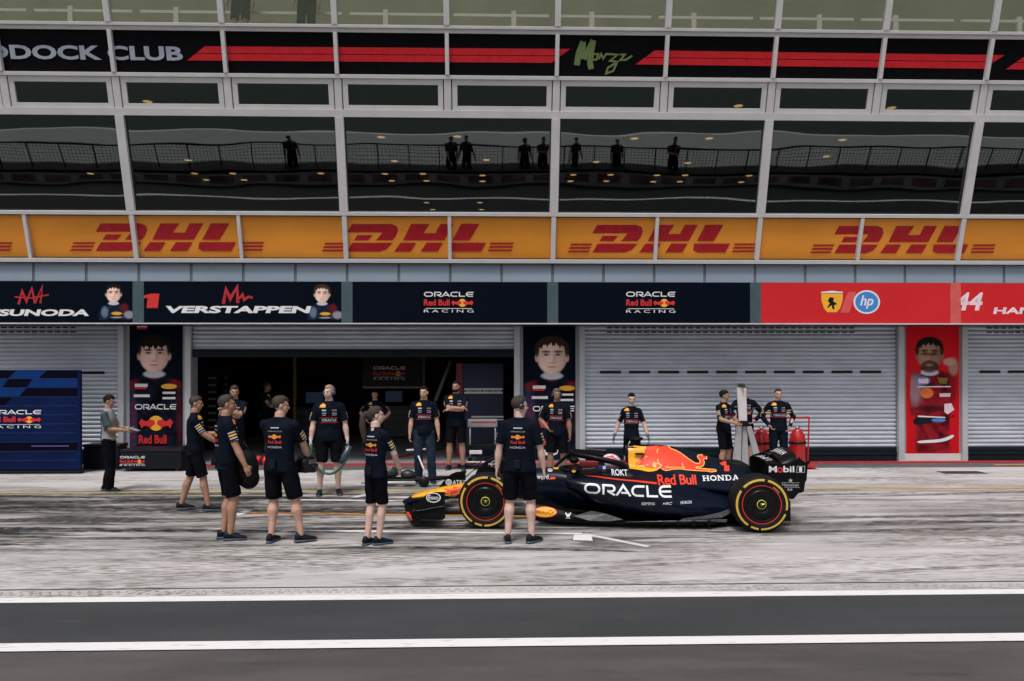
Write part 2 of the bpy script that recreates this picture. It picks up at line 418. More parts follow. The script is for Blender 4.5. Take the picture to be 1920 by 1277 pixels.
# painted markings
def marking(name, pts, m, label=None, z=.006):
    o = MB().add([(p[0], p[1], z) for p in pts], [tuple(range(len(pts)))]).build(name, m); tag(o, kind='structure'); return o
marking("pit_lane_line", [(-90,-10.36),(90,-10.36),(90,-10.20),(-90,-10.20)], M_LINE)
marking("pit_lane_line", [(-90,-11.62),(90,-11.62),(90,-11.44),(-90,-11.44)], M_LINE)
marking("yellow_line", [(-90,-3.93),(90,-3.93),(90,-3.83),(-90,-3.83)], M_YEL)
marking("thin_line", [(-90,-2.45),(90,-2.45),(90,-2.39),(-90,-2.39)], M_LINEW)
def gl(px, py): p = at_z(px, py, 0); return (p.x, p.y)
def gline(name, a, b, wd, m, z=.006):
    a, b = Vector(gl(*a)), Vector(gl(*b)); d = (b-a).normalized(); n_ = Vector((-d.y, d.x))*wd/2
    return marking(name, [a-n_, b-n_, b+n_, a+n_], m, z=z)
gline("box_line", (528,937), (1000,942), .10, M_LINE)
gline("box_line", (388,993), (1092,1001.5), .10, M_LINE)
gline("box_line", (1094,1001.8), (1216,1026), .10, M_LINEW)
gline("box_line", (440,967), (468,956), .14, M_LINEW)
gline("box_line", (650,936), (690,927), .12, M_LINEW)
gline("orange_line", (464,961.5), (990,968.5), .09, M_ORG)
marking("box_mark", [gl(1074,1014), gl(1111,1015), gl(1108,1004), gl(1076,1003.5)], M_LINE, z=.007)
marking("orange_line", [(11.0,-.62),(20,-.62),(20,-.5),(11.0,-.5)], M_ORG)
# dark grey strip and red kerb in front of the garages
tag(MB().box(-60, 60, -.95, -.22, -.03, .003).build("dark_strip", mat("strip_grey", (.10,.10,.105), rough=.7, var=.25, stretch=(.3,1,1))), kind='structure')
tag(MB().box(-60, 60, -.22, -.06, -.03, .035).build("red_kerb", M_REDP, bevel=.008), kind='structure')
marking('slab_joint', [(-90,-9.93),(90,-9.93),(90,-9.91),(-90,-9.91)], mat('joint_dark', (.05,.048,.045), rough=.8), z=.005)
MB_ = MB().box(-.42,.42,-.17,.17,0,.006)
for i in range(9): MB_.box(-.40+.09*i, -.37+.09*i, -.14, .14, .006, .012)
mh = MB_.build("drain_cover", mat("rusty_cover", (.05,.045,.045), rough=.6, var=.3)); mh.location = (at_z(1803,887,0).x, at_z(1803,887,0).y, .004)
tag(mh, "dark rectangular metal drain cover set in the concrete before the red door poster", "drain cover")
# tyre skids: thin curved rubber films on the concrete
def rubber_mat():
    m, n, l, b = nodes_mat("rubber_mark"); v = N(n, "ShaderNodeTexCoord").outputs['Object']
    k = noise_mask(n, l, v, 6, 8, .40, .62, (.7, 5, 1))
    out = n["Material Output"]; tr = N(n, "ShaderNodeBsdfTransparent"); mx = N(n, "ShaderNodeMixShader")
    b.inputs['Base Color'].default_value = (.022,.022,.024,1); b.inputs['Roughness'].default_value = .45
    l.new(math_(n, l, 'MULTIPLY', k, .85), mx.inputs[0]); l.new(tr.outputs[0], mx.inputs[1]); l.new(b.outputs[0], mx.inputs[2]); l.new(mx.outputs[0], out.inputs[0]); return m
sk = MB(); r2 = random.Random(3)
def skid(p0, p1, bend, wd):
    p0, p1 = Vector(p0), Vector(p1); d = (p1-p0); nn = Vector((-d.y, d.x)).normalized(); pts = []
    for i in range(17):
        t = i/16; pts.append(p0+d*t+nn*bend*4*t*(1-t)*(1-.3*t))
    for i in range(16):
        a, b = pts[i], pts[i+1]; n0 = nn*wd*.5*min(1, .25+3*(i/16), .25+3*(1-i/16)); n1 = nn*wd*.5*min(1, .25+3*((i+1)/16), .25+3*(1-(i+1)/16))
        z = .0085+.0002*len(sk.v)/64
        sk.add([(a.x-n0.x, a.y-n0.y, z), (b.x-n1.x, b.y-n1.y, z), (b.x+n1.x, b.y+n1.y, z), (a.x+n0.x, a.y+n0.y, z)], [(0,1,2,3)])
for i in range(26):
    y = r2.uniform(-8.3, -3.6); x = r2.uniform(-9, 1.5); L = r2.uniform(2.5, 8)
    skid((x-L/2, y), (x+L/2, y+r2.uniform(-.5,.35)), r2.uniform(-.12,.12), r2.uniform(.06,.26))
for i in range(12):
    y = r2.uniform(-7.8, -4.2); x = r2.uniform(4, 12); L = r2.uniform(2, 7)
    skid((x-L/2, y-.2), (x+L/2, y+r2.uniform(.0,.5)), r2.uniform(-.15,.15), r2.uniform(.05,.2))
for i in range(12):
    y = r2.uniform(-9.7, -8.2); x = r2.uniform(-7, 9); L = r2.uniform(1.5, 5)
    skid((x-L/2, y-.2), (x+L/2, y+.35), r2.uniform(-.15,.15), r2.uniform(.015,.05))
tag(sk.build("tyre_marks", rubber_mat(), recalc=False) if False else link_mesh("tyre_marks", sk.mesh("tyre_marks", rubber_mat(), recalc=False)), "dark rubber tyre marks streaked over the pale concrete apron", "tyre marks", kind='stuff')
# moulded rumble strip beside the white line
rb = MB()
for i in range(250):
    x = -11+i*.09
    for j in range(2): rb.box(x+.045*j, x+.05+.045*j, -10.12+.07*j, -10.07+.07*j, 0, .006)
tag(rb.build("rumble_strip", mat("rumble_concrete", (.46,.44,.43), rough=.8, var=.2)), "narrow strip of raised concrete studs along the white pit lane line", "rumble strip", kind='structure')

# ================================================================== PIT BUILDING
def fy(z): return -.91-.286*(max(z, 4.33)-4.33)
def zr(py, extra=0.0):
    z = 5.
    for _ in range(30): z = CAM_H+(HY-py)/F_PX*(CAM_D+fy(z)+extra)
    return z
X0 = at_y(1036, 560, -.87).x; BAY = (at_y(1783, 560, -.87).x-at_y(256, 560, -.87).x)/4
UPV = Vector((0, -.286, 1)).normalized(); NV = Vector((0, -1, -.286)).normalized()
def FP(x, z, off=0.0):
    return Vector((x, fy(z), z))+NV*off
def fbox(mb, x0, x1, z0, z1, o0, o1, mi=None):
    return mb.hexa([FP(x0,z0,o1), FP(x1,z0,o1), FP(x1,z0,o0), FP(x0,z0,o0), FP(x0,z1,o1), FP(x1,z1,o1), FP(x1,z1,o0), FP(x0,z1,o0)], mi)
KL, KR = -4, 4                                  # bays built, counted from the centre line
XL, XR = X0+KL*BAY, X0+KR*BAY
Z = dict(top=zr(-40), g0=zr(50), r0=zr(56), b1=zr(64), b0=zr(142.5), t1=zr(150), tg1=zr(161), tg0=zr(200), t0=zr(208), w1=zr(222), w0=zr(398), d1=zr(405), d0=zr(485), l0=zr(492.5), c0=zr(529), h0=3.06)
B = thing("pit_building", "long pit building with outward leaning white framed glass front above grey roller shutter garages", "building", (0,0,0))
G_WIN = glass_mat("window_glass", (.34,.31,.25), .105, wav=.014)
G_TOP = glass_mat("terrace_glass", (.74,.75,.68), .10)
def rail(zl, zh, o0, o1, name="rail"):
    m_ = MB(); fbox(m_, XL, XR, zl, zh, o0, o1); return m_.build(name, M_WALU, B, bevel=.006)
rail(Z['r0'], Z['g0'], -.02, .09)                # under terrace glass  (g0 is the higher)
rail(Z['b1'], Z['r0']-.003, -.02, .05)
rail(Z['t1'], Z['b0'], -.02, .08)
rail(Z['w1'], Z['t0'], -.02, .08)
rail(Z['d1'], Z['w0'], -.02, .10)
rail(Z['l0'], Z['d0'], -.02, .10)
for z_ in (Z['d0']+.006, Z['d1']-.012, Z['l0']-.014):
    m_ = MB(); fbox(m_, XL, XR, z_-.006, z_+.006, .0, .085); m_.build("gasket", M_BLK, B)
# terrace: slab, back wall, railing and glass
m_ = MB().box(XL, XR, fy(Z['g0'])+.3, 9, Z['g0']-.45, Z['g0']-.1); m_.build("terrace_slab", mat("slab_grey", (.25,.25,.25), rough=.8), B)
MB().box(XL, XR, 1.2, 1.4, Z['g0']-.1, Z['top']+2).build("terrace_wall", mat("olive_wall", lin((122,122,108)), rough=.7, var=.25, scale=1.0, stretch=(1,1,.3)), B)
for k in range(2*KL, 2*KR):
    x = X0+k*BAY/2
    m_ = MB(); fbox(m_, x+.05, x+BAY/2-.05, Z['g0'], Z['top'], 0, .02); m_.build("terrace_pane", G_TOP, B)
rl = MB(); zt_ = zr(14, 1.0)
for k in range(2*KL, 2*KR):
    x = X0+k*BAY/2; q = (k*37) % 5
    rl.box(x+.08, x+BAY/2-.08, -1.02, -.98, zt_-.028, zt_+.028)
    rl.box(x+BAY/2*(.38 if q < 3 else .62)-.05, x+BAY/2*(.38 if q < 3 else .62)+.05, -1.04, -.96, Z['g0']-.1, Z['top'])
rl.build("terrace_railing", M_WALU, B)
# mullions
for k in range(2*KL, 2*KR+1):
    x = X0+k*BAY/2; full = k % 2 == 0
    segs = [(.055, 'g0', 'top', .10), (.038, 'b0', 'b1', .10), (.07, 't0', 't1', .06), (.048 if full else .036, 'd0', 'd1', .095)]+([(.085, 'w0', 'w1', .10)] if full else [])
    for w_, za, zb_, o1 in segs:
        m_ = MB(); fbox(m_, x-w_, x+w_, Z[za]+.002, Z[zb_]-.002, -.02, o1); m_.build("mullion", M_WALU, B, bevel=.005)
# transom windows (each half bay) and the tall windows (each bay)
for k in range(2*KL, 2*KR):
    x0 = X0+k*BAY/2+.09; x1 = X0+(k+1)*BAY/2-.09
    fr = MB(); zt, zb = Z['t1']-.003, Z['t0']+.003; t_ = .10
    fbox(fr, x0, x1, zt-t_, zt, -.01, .045); fbox(fr, x0, x1, zb, zb+t_*.8, -.01, .045); fbox(fr, x0, x0+t_, zb+t_*.8+.001, zt-t_-.001, -.01, .045); fbox(fr, x1-t_, x1, zb+t_*.8+.001, zt-t_-.001, -.01, .045)
    wn = fr.build("transom_window", M_WALU, B, bevel=.004)
    m_ = MB(); fbox(m_, x0+t_-.01, x1-t_+.01, zb+t_*.8-.01, zt-t_+.01, .0, .012); m_.build("pane", G_WIN, wn)
for k in range(KL, KR):
    x0 = X0+k*BAY+.085; x1 = X0+(k+1)*BAY-.085
    fr = MB(); t_ = .025
    fbox(fr, x0, x1, Z['w1']-t_, Z['w1'], -.01, .03); fbox(fr, x0, x1, Z['w0'], Z['w0']+t_, -.01, .03); fbox(fr, x0, x0+t_, Z['w0']+t_, Z['w1']-t_, -.01, .03); fbox(fr, x1-t_, x1, Z['w0']+t_, Z['w1']-t_, -.01, .03)
    wn = fr.build("window", M_DRK, B)
    m_ = MB(); fbox(m_, x0+t_, x1-t_, Z['w0']+t_, Z['w1']-t_, .0, .014); m_.build("pane", G_WIN, wn)
# room behind the windows with its ceiling lamps
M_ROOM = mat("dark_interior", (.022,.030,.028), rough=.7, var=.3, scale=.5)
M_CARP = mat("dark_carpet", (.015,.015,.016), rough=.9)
ZC = 7.95
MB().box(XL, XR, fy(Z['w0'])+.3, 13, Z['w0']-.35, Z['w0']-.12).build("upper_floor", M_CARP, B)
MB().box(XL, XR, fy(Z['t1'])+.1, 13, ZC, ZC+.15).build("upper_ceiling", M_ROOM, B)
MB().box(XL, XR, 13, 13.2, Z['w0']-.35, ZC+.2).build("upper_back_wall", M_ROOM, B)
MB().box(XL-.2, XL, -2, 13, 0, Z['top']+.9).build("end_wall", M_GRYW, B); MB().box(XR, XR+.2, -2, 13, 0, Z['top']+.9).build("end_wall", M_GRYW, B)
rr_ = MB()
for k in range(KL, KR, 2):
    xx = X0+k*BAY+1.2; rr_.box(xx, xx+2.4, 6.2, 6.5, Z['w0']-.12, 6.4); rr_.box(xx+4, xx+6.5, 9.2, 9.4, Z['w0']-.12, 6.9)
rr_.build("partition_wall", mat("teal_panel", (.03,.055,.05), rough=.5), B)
M_LAMP = mat("lamp_glow", (1.0,.74,.40), emit=4.5)
LP = [(233,255),(715,257),(858,256),(1190,260),(1330,260),(1580,263),(353,300),(912,300),(740,302),(1118,304),(1290,306),(1550,294),(170,325),(365,325),(437,325),(602,325),(722,326),(793,326),(905,329),(1075,328),(1145,328),(1232,329),(1285,329),(1405,330),(387,337),(458,337),(735,339),(800,339),(905,340),(1070,340),(1137,340),(1225,341),(1275,341),(1390,342),(800,380),(900,380),(812,393),(903,393),(277,190),(1385,199),(1672,203)]
for i, p in enumerate(LP):
    c_ = at_z(p[0], p[1], ZC-.03)
    if c_.y > 12.5: c_ = at_y(p[0], p[1], 12.4)
    c_.z = ZC
    m_ = MB().lathe([(.001,-.03),(.10,-.03),(.14,-.028),(.145,0),(.001,0)], (0,0,0), 'Z', 16)
    m_.m = [0 if i_ < 16 else 1 for i_ in range(len(m_.f))]
    o = m_.build("ceiling_lamp", [M_LAMP, M_WALU]); o.location = c_
    tag(o, "small round warm ceiling lamp glowing in the dark lounge behind the tall windows", "ceiling lamp", "ceiling lamps in the upstairs lounge")
# body behind the banners and the cladding
m_ = MB(); fbox(m_, XL, XR, Z['b0'], Z['b1'], -.14, -.04); m_.build("spandrel", M_DRK, B)
m_ = MB(); fbox(m_, XL, XR, Z['d0'], Z['d1'], -.14, -.04); m_.build("spandrel", M_DRK, B)
m_ = MB().box(XL, XR, -.80, .3, Z['h0'], Z['l0']-.02); m_.build("lintel", M_DRK, B)
zc1, zc0 = Z['l0']-.01, Z['c0']
for k in range(4*KL, 4*KR):
    x0 = X0+k*BAY/4+.028; x1 = X0+(k+1)*BAY/4-.028
    MB().box(x0, x1, -.90, -.8, zc0+.002, zc1).build("cladding_panel", M_CLAD, B, bevel=.004)
for k in range(4*KL, 4*KR+1):
    x = X0+k*BAY/4; MB().box(x-.026, x+.026, -.885, -.8, zc0+.002, zc1).build("cladding_joint", mat("joint_grey", (.13,.15,.17), rough=.6), B)
MB().box(XL, XR, -.97, -.80, Z['h0']-.022, Z['h0']).build("lintel_edge", M_WALU, B)
MB().box(XL, XR, -.8, .2, Z['h0']-.02, Z['h0']-.004).build("soffit", M_DRK, B)
for k in range(KL, KR+1):
    x = X0+k*BAY
    red = k >= 1
    MB().box(x-.115, x+.115, -.935, -.8, Z['h0']+.002, Z['c0']-.002).build("pilaster", mat("pilaster_red", lin((205,88,88)), rough=.5) if k in (1,2) and k == 2 else mat("pilaster_grey", lin((62,82,90)), rough=.5), B)
# pillars between the garage doors
PC = [at_y(p, 740, 0).x for p in (293, 1030, 1745)]; PW = PC[2]-PC[1]
PCS = [PC[0]-PW, *PC, PC[2]+PW]
for x in PCS:
    MB().box(x-.72, x+.72, -.03, .5, .0, 3.08).build("column", M_GRYW, B, bevel=.01)
    for sx in (-1, 1): MB().box(x+sx*.72-.065, x+sx*.72+.065, -.12, .0, 0.0, 3.04).build("door_guide", mat("guide_grey", lin((185,187,192)), rough=.4, metal=.2, var=.05), B, bevel=.01)
# roller doors
M_SLAT = mat("shutter_slats", lin((188,195,207)), rough=.42, metal=.1, var=.12, scale=2.5, stretch=(.5,1,1.2))
M_SLATD = mat("shutter_bar", (.012,.022,.03), rough=.4, metal=.2)
def roller(x0, x1, zb, zt, name="roller_door", vents=True):
    prof = []; p = .0945; z = zt; 
    y0 = .03
    while z > zb+.001:
        z2 = max(zb, z-p); h = z-z2
        for t, d in ((0, .010), (.05, .012), (.10, -.004), (.18, -.016), (.5, -.024), (.82, -.016), (.90, -.004), (.95, .012)): prof.append((y0+d, z-h*t))
        z = z2
    prof.append((y0+.01, zb))
    m_ = MB(); vs = [(x0, y, z) for y, z in prof]+[(x1, y, z) for y, z in prof]; n_ = len(prof)
    m_.add(vs, [(i, i+1, n_+i+1, n_+i) for i in range(n_-1)])
    d = m_.build(name, M_SLAT, B, smooth=False)
    for f in d.data.polygons: f.use_smooth = True
    if vents:
        v_ = MB(); zz = CAM_H+(HY-698)/F_PX*CAM_D; n_ = 10; wv = (x1-x0-.5)/n_
        for i in range(n_): v_.box(x0+.25+wv*i+wv*.14, x0+.25+wv*(i+1)-wv*.14, y0-.034, y0-.01, zz-.028, zz+.028)
        v_.build("vent_slot", mat("slot_dark", (.02,.018,.015), rough=.6), d)
        v_ = MB(); zz = CAM_H+(HY-619)/F_PX*CAM_D; n_ = 34; wv = (x1-x0-1.4)/n_
        for i in range(n_):
            for dz in (-.045, .05): v_.box(x0+.5+wv*i, x0+.5+wv*i+.11, y0-.033, y0-.012, zz+dz-.014, zz+dz+.014)
        v_.build("vent_hole", mat("slot_grey", (.012,.012,.010), rough=.8), d)
    return d
def bottom_bar(d, x0, x1, z0, z1):
    m_ = MB(); h = z1-z0
    m_.box(x0, x1, -.03, .05, z0, z0+h*.42); m_.box(x0, x1, -.045, .05, z0+h*.45, z0+h*.7); m_.box(x0, x1, -.02, .05, z0+h*.73, z1)
    m_.build("bottom_bar", M_SLATD, d, bevel=.006)
DX = [(PCS[i]+.785, PCS[i+1]-.785) for i in range(4)]
for i, (a, b) in enumerate(DX):
    if i == 1: 
        zb = CAM_H+(HY-655)/F_PX*CAM_D
        d = roller(a, b, zb, 3.06, vents=False); bottom_bar(d, a, b, zb-.17, zb)
    else:
        d = roller(a, b, .33, 3.06); bottom_bar(d, a, b, .03, .33)
# open garage interior
ga, gb = DX[1]; M_GF = mat("garage_floor", (.33,.33,.34), rough=.35, var=.1, scale=2)
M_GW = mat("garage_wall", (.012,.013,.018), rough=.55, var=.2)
MB().box(ga-.7, gb+.7, -.05, 9, -.03, .03).build("garage_floor", M_GF, B)
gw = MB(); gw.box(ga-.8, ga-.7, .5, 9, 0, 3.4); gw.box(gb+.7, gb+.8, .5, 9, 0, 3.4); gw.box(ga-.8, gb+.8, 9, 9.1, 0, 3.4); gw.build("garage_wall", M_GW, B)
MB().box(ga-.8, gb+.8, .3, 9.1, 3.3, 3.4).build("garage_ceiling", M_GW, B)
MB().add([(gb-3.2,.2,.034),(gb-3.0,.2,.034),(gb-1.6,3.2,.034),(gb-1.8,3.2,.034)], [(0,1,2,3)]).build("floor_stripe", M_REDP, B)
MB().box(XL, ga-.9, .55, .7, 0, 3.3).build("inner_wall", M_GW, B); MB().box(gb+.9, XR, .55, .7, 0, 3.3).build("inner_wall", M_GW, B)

# ================================================================== BANNERS AND SIGNS
GL_B = (.0)
M_BLKB = mat("black_banner", (.006,.006,.008), rough=.55, var=.1, spec=.15)
M_YELB = mat("yellow_banner", (.84,.31,.028), rough=.4, var=.10, scale=.5, stretch=(1,1,3))
M_DHL = mat("banner_red", (.42,.004,.014), rough=.3, var=.05)
M_STR = mat("stripe_red", lin((205,28,42)), rough=.3, var=.05)
def px_on_facade(px, py, off=.02):
    r = ray(px, py); # plane: point P0=FP(0,5), normal NV
    P0 = FP(0, 6, off); t = (P0-CP).dot(NV)/r.dot(NV); return CP+r*t
OFS = Vector((0,0,0))
def fuv(px, py):  # facade coordinates (x, distance up the slope) of a pixel
    p = px_on_facade(px, py); return p.x, (p-FP(0, 4.33, .02)).dot(UPV)
def banner(name, label, z0, z1, m):
    bb = MB(); fbox(bb, XL, XR, z0, z1, -.035, .012); o = bb.build(name, m); base = Vector((X0, fy(z0), z0)); at_base(o, base)
    XF[o.name] = Matrix.Translation(base); return tag(o, label, "banner")
O_F = FP(0, 4.33, 0)
b1 = banner("banner", "long black banner with red stripes and PADDOCK CLUB lettering above the upper windows", Z['b0']+.003, Z['b1']-.003, M_BLKB)
def seg_stripe(xa, ya, xb, yb, slx):   # red double stripe between two pixels of its centre line, slanted ends
    out = []
    for lo, hi in ((-.130, -.006), (.006, .130)):
        A, C_ = fuv(xa, ya), fuv(xb, yb); 
        out.append(([(A[0]+slx*lo, A[1]+lo), (C_[0]+slx*lo, C_[1]+lo), (C_[0]+slx*hi, C_[1]+hi), (A[0]+slx*hi, A[1]+hi)], [(0,1,2,3)]))
    return out
its = [(seg_stripe(368, 99.5, 1052, 105, 1.4), M_STR), (seg_stripe(1210, 108, 1865, 117, 1.4), M_STR), (seg_stripe(1905, 118, 2200, 122, 1.4), M_STR)]
a0, c0_ = fuv(-92, 98), fuv(343, 100)
its.append((shear2(fit(text2d("PADDOCK CLUB", .035, 0, 1.0), a0[0], c0_[0], c0_[1]-.13, c0_[1]+.13), 0), mat("banner_white", lin((165,172,188)), rough=.4)))
flat_art("lettering", its, O_F, (1,0,0), UPV, b1, .018)
# handwritten place name
M_MON = mat("banner_green", lin((108,128,78)), rough=.4, var=.3, scale=30)
def hand(pts, w_): 
    q = [fuv(1040+x/9.6, 60+y/9.6) for x, y in pts]; return stroke2d(q, [k/9.6/98 for k in w_] if isinstance(w_, list) else w_/9.6/98)
mon = [hand([(400,600),(440,380),(520,175)], 110), hand([(520,175),(520,330),(530,490)], 90), hand([(530,490),(610,330),(700,150)], 100), hand([(700,150),(650,420),(640,560),(665,670)], 105),
       hand([(690,400),(790,400),(760,500),(690,500),(690,410)], 34), hand([(800,490),(840,400),(880,480),(930,400),(960,400)], 34), hand([(960,400),(1140,410),(1000,520),(1130,540),(1060,700),(930,750),(960,650),(1130,540)], 36), hand([(1180,410),(1270,410),(1180,510),(1290,500),(1400,430)], 36)]
flat_art("lettering", [(mon, M_MON)], O_F, (1,0,0), UPV, b1, .020)
b2 = banner("banner", "long yellow banner repeating a red courier logo under the tall windows", Z['d0']+.012, Z['d1']-.012, M_YELB)
def dhl(xa, xb, yt, yb):
    P = lambda x, y: fuv(xa+(xb-xa)*(x-0)/1750, yt+(yb-yt)*(y-88)/(335-88))
    pl = lambda pts: poly2d([[P(*p) for p in pts]])
    o = [pl([(280,90),(640,90),(690,110),(700,150),(680,200),(650,235),(500,235),(560,165),(235,165)]),
         pl([(330,188),(470,188),(430,235),(300,235)]), pl([(285,257),(650,257),(600,310),(540,335),(235,335)]),
         pl([(820,90),(990,90),(930,172),(1040,172),(1040,172),(1085,90),(1205,90),(1120,235),(745,235)]) ,
         pl([(725,257),(865,257),(815,335),(665,335)]), pl([(960,257),(1110,257),(1060,335),(905,335)]),
         pl([(1275,90),(1440,90),(1350,235),(1195,235)]), pl([(1170,257),(1500,257),(1455,335),(1200,335),(1160,315)])]
    for i in range(3):
        y = 256+i*31; o.append(pl([(20-12*i+20,y),(235-14*i,y),(225-14*i,y+16),(10-12*i+20,y+16)])); o.append(pl([(1545-10*i,y),(1755-8*i,y),(1745-8*i,y+16),(1535-10*i,y+16)]))
    return o
items = []
for xa, xb, yt, yb in ((-343,23,418,470),(130,495,418,470),(602,963,419.5,471.5),(1063,1420,421.5,473.5),(1518,1866,424,475.5)):
    items.append((dhl(xa, xb, yt, yb), M_DHL))
for it in items: flat_art("logo", [it], O_F, (1,0,0), UPV, b2, .016)

# team sign boards over the garages: each a board of its own
YH = -.93
def signboard(k, m, label, items, x0o=.118, x1o=.118):
    x0, x1 = X0+k*BAY+x0o, X0+(k+1)*BAY-x1o
    bb = MB().box(x0, x1, YH, -.83, Z['h0']+.004, Z['c0']-.004); base = Vector(((x0+x1)/2, YH, Z['h0'])); o = bb.build("signboard", m, bevel=.004); at_base(o, base); XF[o.name] = Matrix.Translation(base)
    tag(o, label, "sign")
    for nm, it in items:
        if nm == 'raster': raster_small(it[0], it[1], o, it[2])
        else: flat_art(nm, it, (0, YH, 0), (1,0,0), (0,0,1), o, .003)
    return o
def hp(px, py): p = at_y(px, py, YH); return p.x, p.z
def hbox(x0, y0, x1, y1): a = hp(x0, y0); b = hp(x1, y1); return a[0], b[0], b[1], a[1]
M_SIG = mat("signature_red", (.42,.01,.02), rough=.5)
M_SKIN0 = mat("printed_skin", lin((205,165,150)), rough=.5, var=.06); M_SKIN0S = mat("printed_skin_shade", lin((150,100,90)), rough=.5, var=.06)
M_HAIR0 = mat("printed_hair", (.018,.012,.010), rough=.6)
import numpy as np
def ell_a(X, Y, cx, cy, rx, ry, soft=.12, p=2.0):
    d = (np.abs((X-cx)/rx)**p+np.abs((Y-cy)/ry)**p)**(1/p); t = np.clip((1+soft-d)/(2*soft), 0, 1); return t*t*(3-2*t)
def lay(img, a, c):
    c = np.asarray(c, float); a = a[..., None]; return img*(1-a)+(c if c.ndim > 1 else c[None, None, :])*a
def fbm(X, Y, s):
    r = np.zeros_like(X); k = 1.0
    for o_ in range(3): r += k*np.sin(X*s*1.7+3*np.sin(Y*s*.9+o_))*np.cos(Y*s*1.3+2*np.sin(X*s*.7+o_*2)); s *= 2.1; k *= .5
    return r/1.75
def paint_head(img, X, Y, skin, hair, fringe, beard=False, pony=False):
    skin = np.array(skin); hair = np.array(hair)
    img = lay(img, ell_a(X, Y, 0, 62, 15, 17, .15), skin*.45)
    img = lay(img, ell_a(X, Y, 0, 74, 20, 7, .2), (.55,.57,.62))
    for s in (-1, 1): img = lay(img, ell_a(X, Y, s*28, 40, 4, 8, .25), skin*.6)
    rx = 27-5.5*np.clip((Y-44)/26, 0, 1)**2
    d = (np.abs(X/rx)**2.5+np.abs((Y-38)/32)**2.5)**.4; a = np.clip((1.06-d)/.12, 0, 1)
    sh = 1.06-.46*np.clip((X+2)/26, 0, 1)**1.3-.28*np.clip((-X-10)/18, 0, 1)**2-.25*np.clip((Y-58)/14, 0, 1)+.05*fbm(X, Y, .16)
    img = lay(img, a, skin[None, None, :]*sh[..., None])
    for s in (-1, 1):
        img = lay(img, .50*ell_a(X, Y, s*11, 33.5, 8.5, 4.5, .6), skin*.45); img = lay(img, .92*ell_a(X, Y, s*11.5, 28.5, 8.5, 2.0, .5), hair)
        img = lay(img, .95*ell_a(X, Y, s*11, 34, 4.2, 1.8, .4), (.03,.02,.02)); img = lay(img, .30*ell_a(X, Y, s*15, 49, 7, 6, .8), skin*(1.05,.80,.78))
    img = lay(img, .55*ell_a(X, Y, 5.0, 42, 3.4, 9, .6), skin*.55); img = lay(img, .30*ell_a(X, Y, -1, 41, 2, 8, .7), np.minimum(skin*1.25, 1)); img = lay(img, .55*ell_a(X, Y, 0, 49.5, 5.5, 1.8, .6), skin*.40)
    img = lay(img, .85*ell_a(X, Y, 0, 57, 9.0, 1.8, .5), skin*(.62,.30,.29)); img = lay(img, .3*ell_a(X, Y, 0, 61.5, 7, 1.6, .7), skin*.5)
    if beard: img = lay(img, .82*np.clip(ell_a(X, Y, 0, 62, 21, 13, .2)-ell_a(X, Y, 0, 58, 8, 3, .3), 0, 1), hair)
    hl = (25 if fringe else 15.5)+2.5*np.sin(X*.55)+1.5*np.sin(X*1.3+1)+.012*X*X*(-.4 if fringe else 1.0)
    ha = ell_a(X, Y, 0, 20, 31, 21, .07)*np.clip((hl-Y)/2.5+.5, 0, 1)
    for s in (-1, 1): ha = np.maximum(ha, .9*ell_a(X, Y, s*28, 26, 4.5, 12, .25))
    img = lay(img, ha, hair[None, None, :]*(1+.55*fbm(X*1.5, Y*.5, .5))[..., None]); return img
def vmat():
    if 'printed_photo' in MATS: return MATS['printed_photo']
    m, n, l, b = nodes_mat('printed_photo'); at_ = N(n, "ShaderNodeVertexColor", layer_name='Col'); l.new(at_.outputs[0], b.inputs['Base Color']); b.inputs['Roughness'].default_value = .55; b.inputs['Specular IOR Level'].default_value = .04; return m
def raster(name, xs, zs, img, Yw, parent):
    nz, nx = img.shape[:2]; vs = [(xs[i], Yw, zs[j]) for j in range(nz) for i in range(nx)]
    fs = [(j*nx+i, j*nx+i+1, (j+1)*nx+i+1, (j+1)*nx+i) for j in range(nz-1) for i in range(nx-1)]
    me = bpy.data.meshes.new(name); me.from_pydata(vs, [], fs); me.materials.append(vmat())
    ca = me.color_attributes.new('Col', 'FLOAT_COLOR', 'POINT'); buf = np.ones((nz*nx, 4), np.float32); buf[:, :3] = np.clip(img.reshape(-1, 3), 0, 1); ca.data.foreach_set('color', buf.ravel())
    return link_mesh(name, me, parent)
def pgrid(px0, px1, py0, py1, nx, ny, Yw):
    PX = np.linspace(px0, px1, nx); PY = np.linspace(py1, py0, ny); X, Y = np.meshgrid(PX, PY)
    return X, Y, [at_y(p, (py0+py1)/2, Yw).x for p in PX], [at_y((px0+px1)/2, p, Yw).z for p in PY]
def raster_small(cx_, cy_, par, hair):
    X, Y, xs, zs = pgrid(cx_-34, cx_+46, 531.5, 599.5, 100, 90, YH-.0025)
    img = np.zeros(X.shape+(3,))+np.array((.00154,.0042,.0105)); s = 2.05; U, V = (X-cx_)*s, (Y-(cy_-32))*s
    body = ell_a(U, V, 4, 128, 62, 52, .08, 2.6); fold = .8+.8*fbm(U, V, .06)
    img = lay(img, body, np.array((.010,.020,.045))[None, None, :]*fold[..., None]); img = lay(img, .8*ell_a(U, V, 42, 92, 14, 16, .4), (.16,.012,.02)); img = lay(img, .8*ell_a(U, V, -34, 108, 13, 20, .4), (.15,.22,.32)); img = lay(img, ell_a(U, V, 60, 118, 20, 14, .3)*.7, (.35,.38,.42))
    img = lay(img, ell_a(U, V, 12, 113, 20, 6, .25), (.75,.38,.04)); img = lay(img, .6*ell_a(U, V, 12, 128, 22, 3, .4), (.5,.5,.55))
    img = paint_head(img, U, V, (.92,.64,.55), (.012,.010,.009) if hair is M_HAIR0 else (.05,.03,.02), False)
    raster("portrait", xs, zs, img, YH-.0025, par)
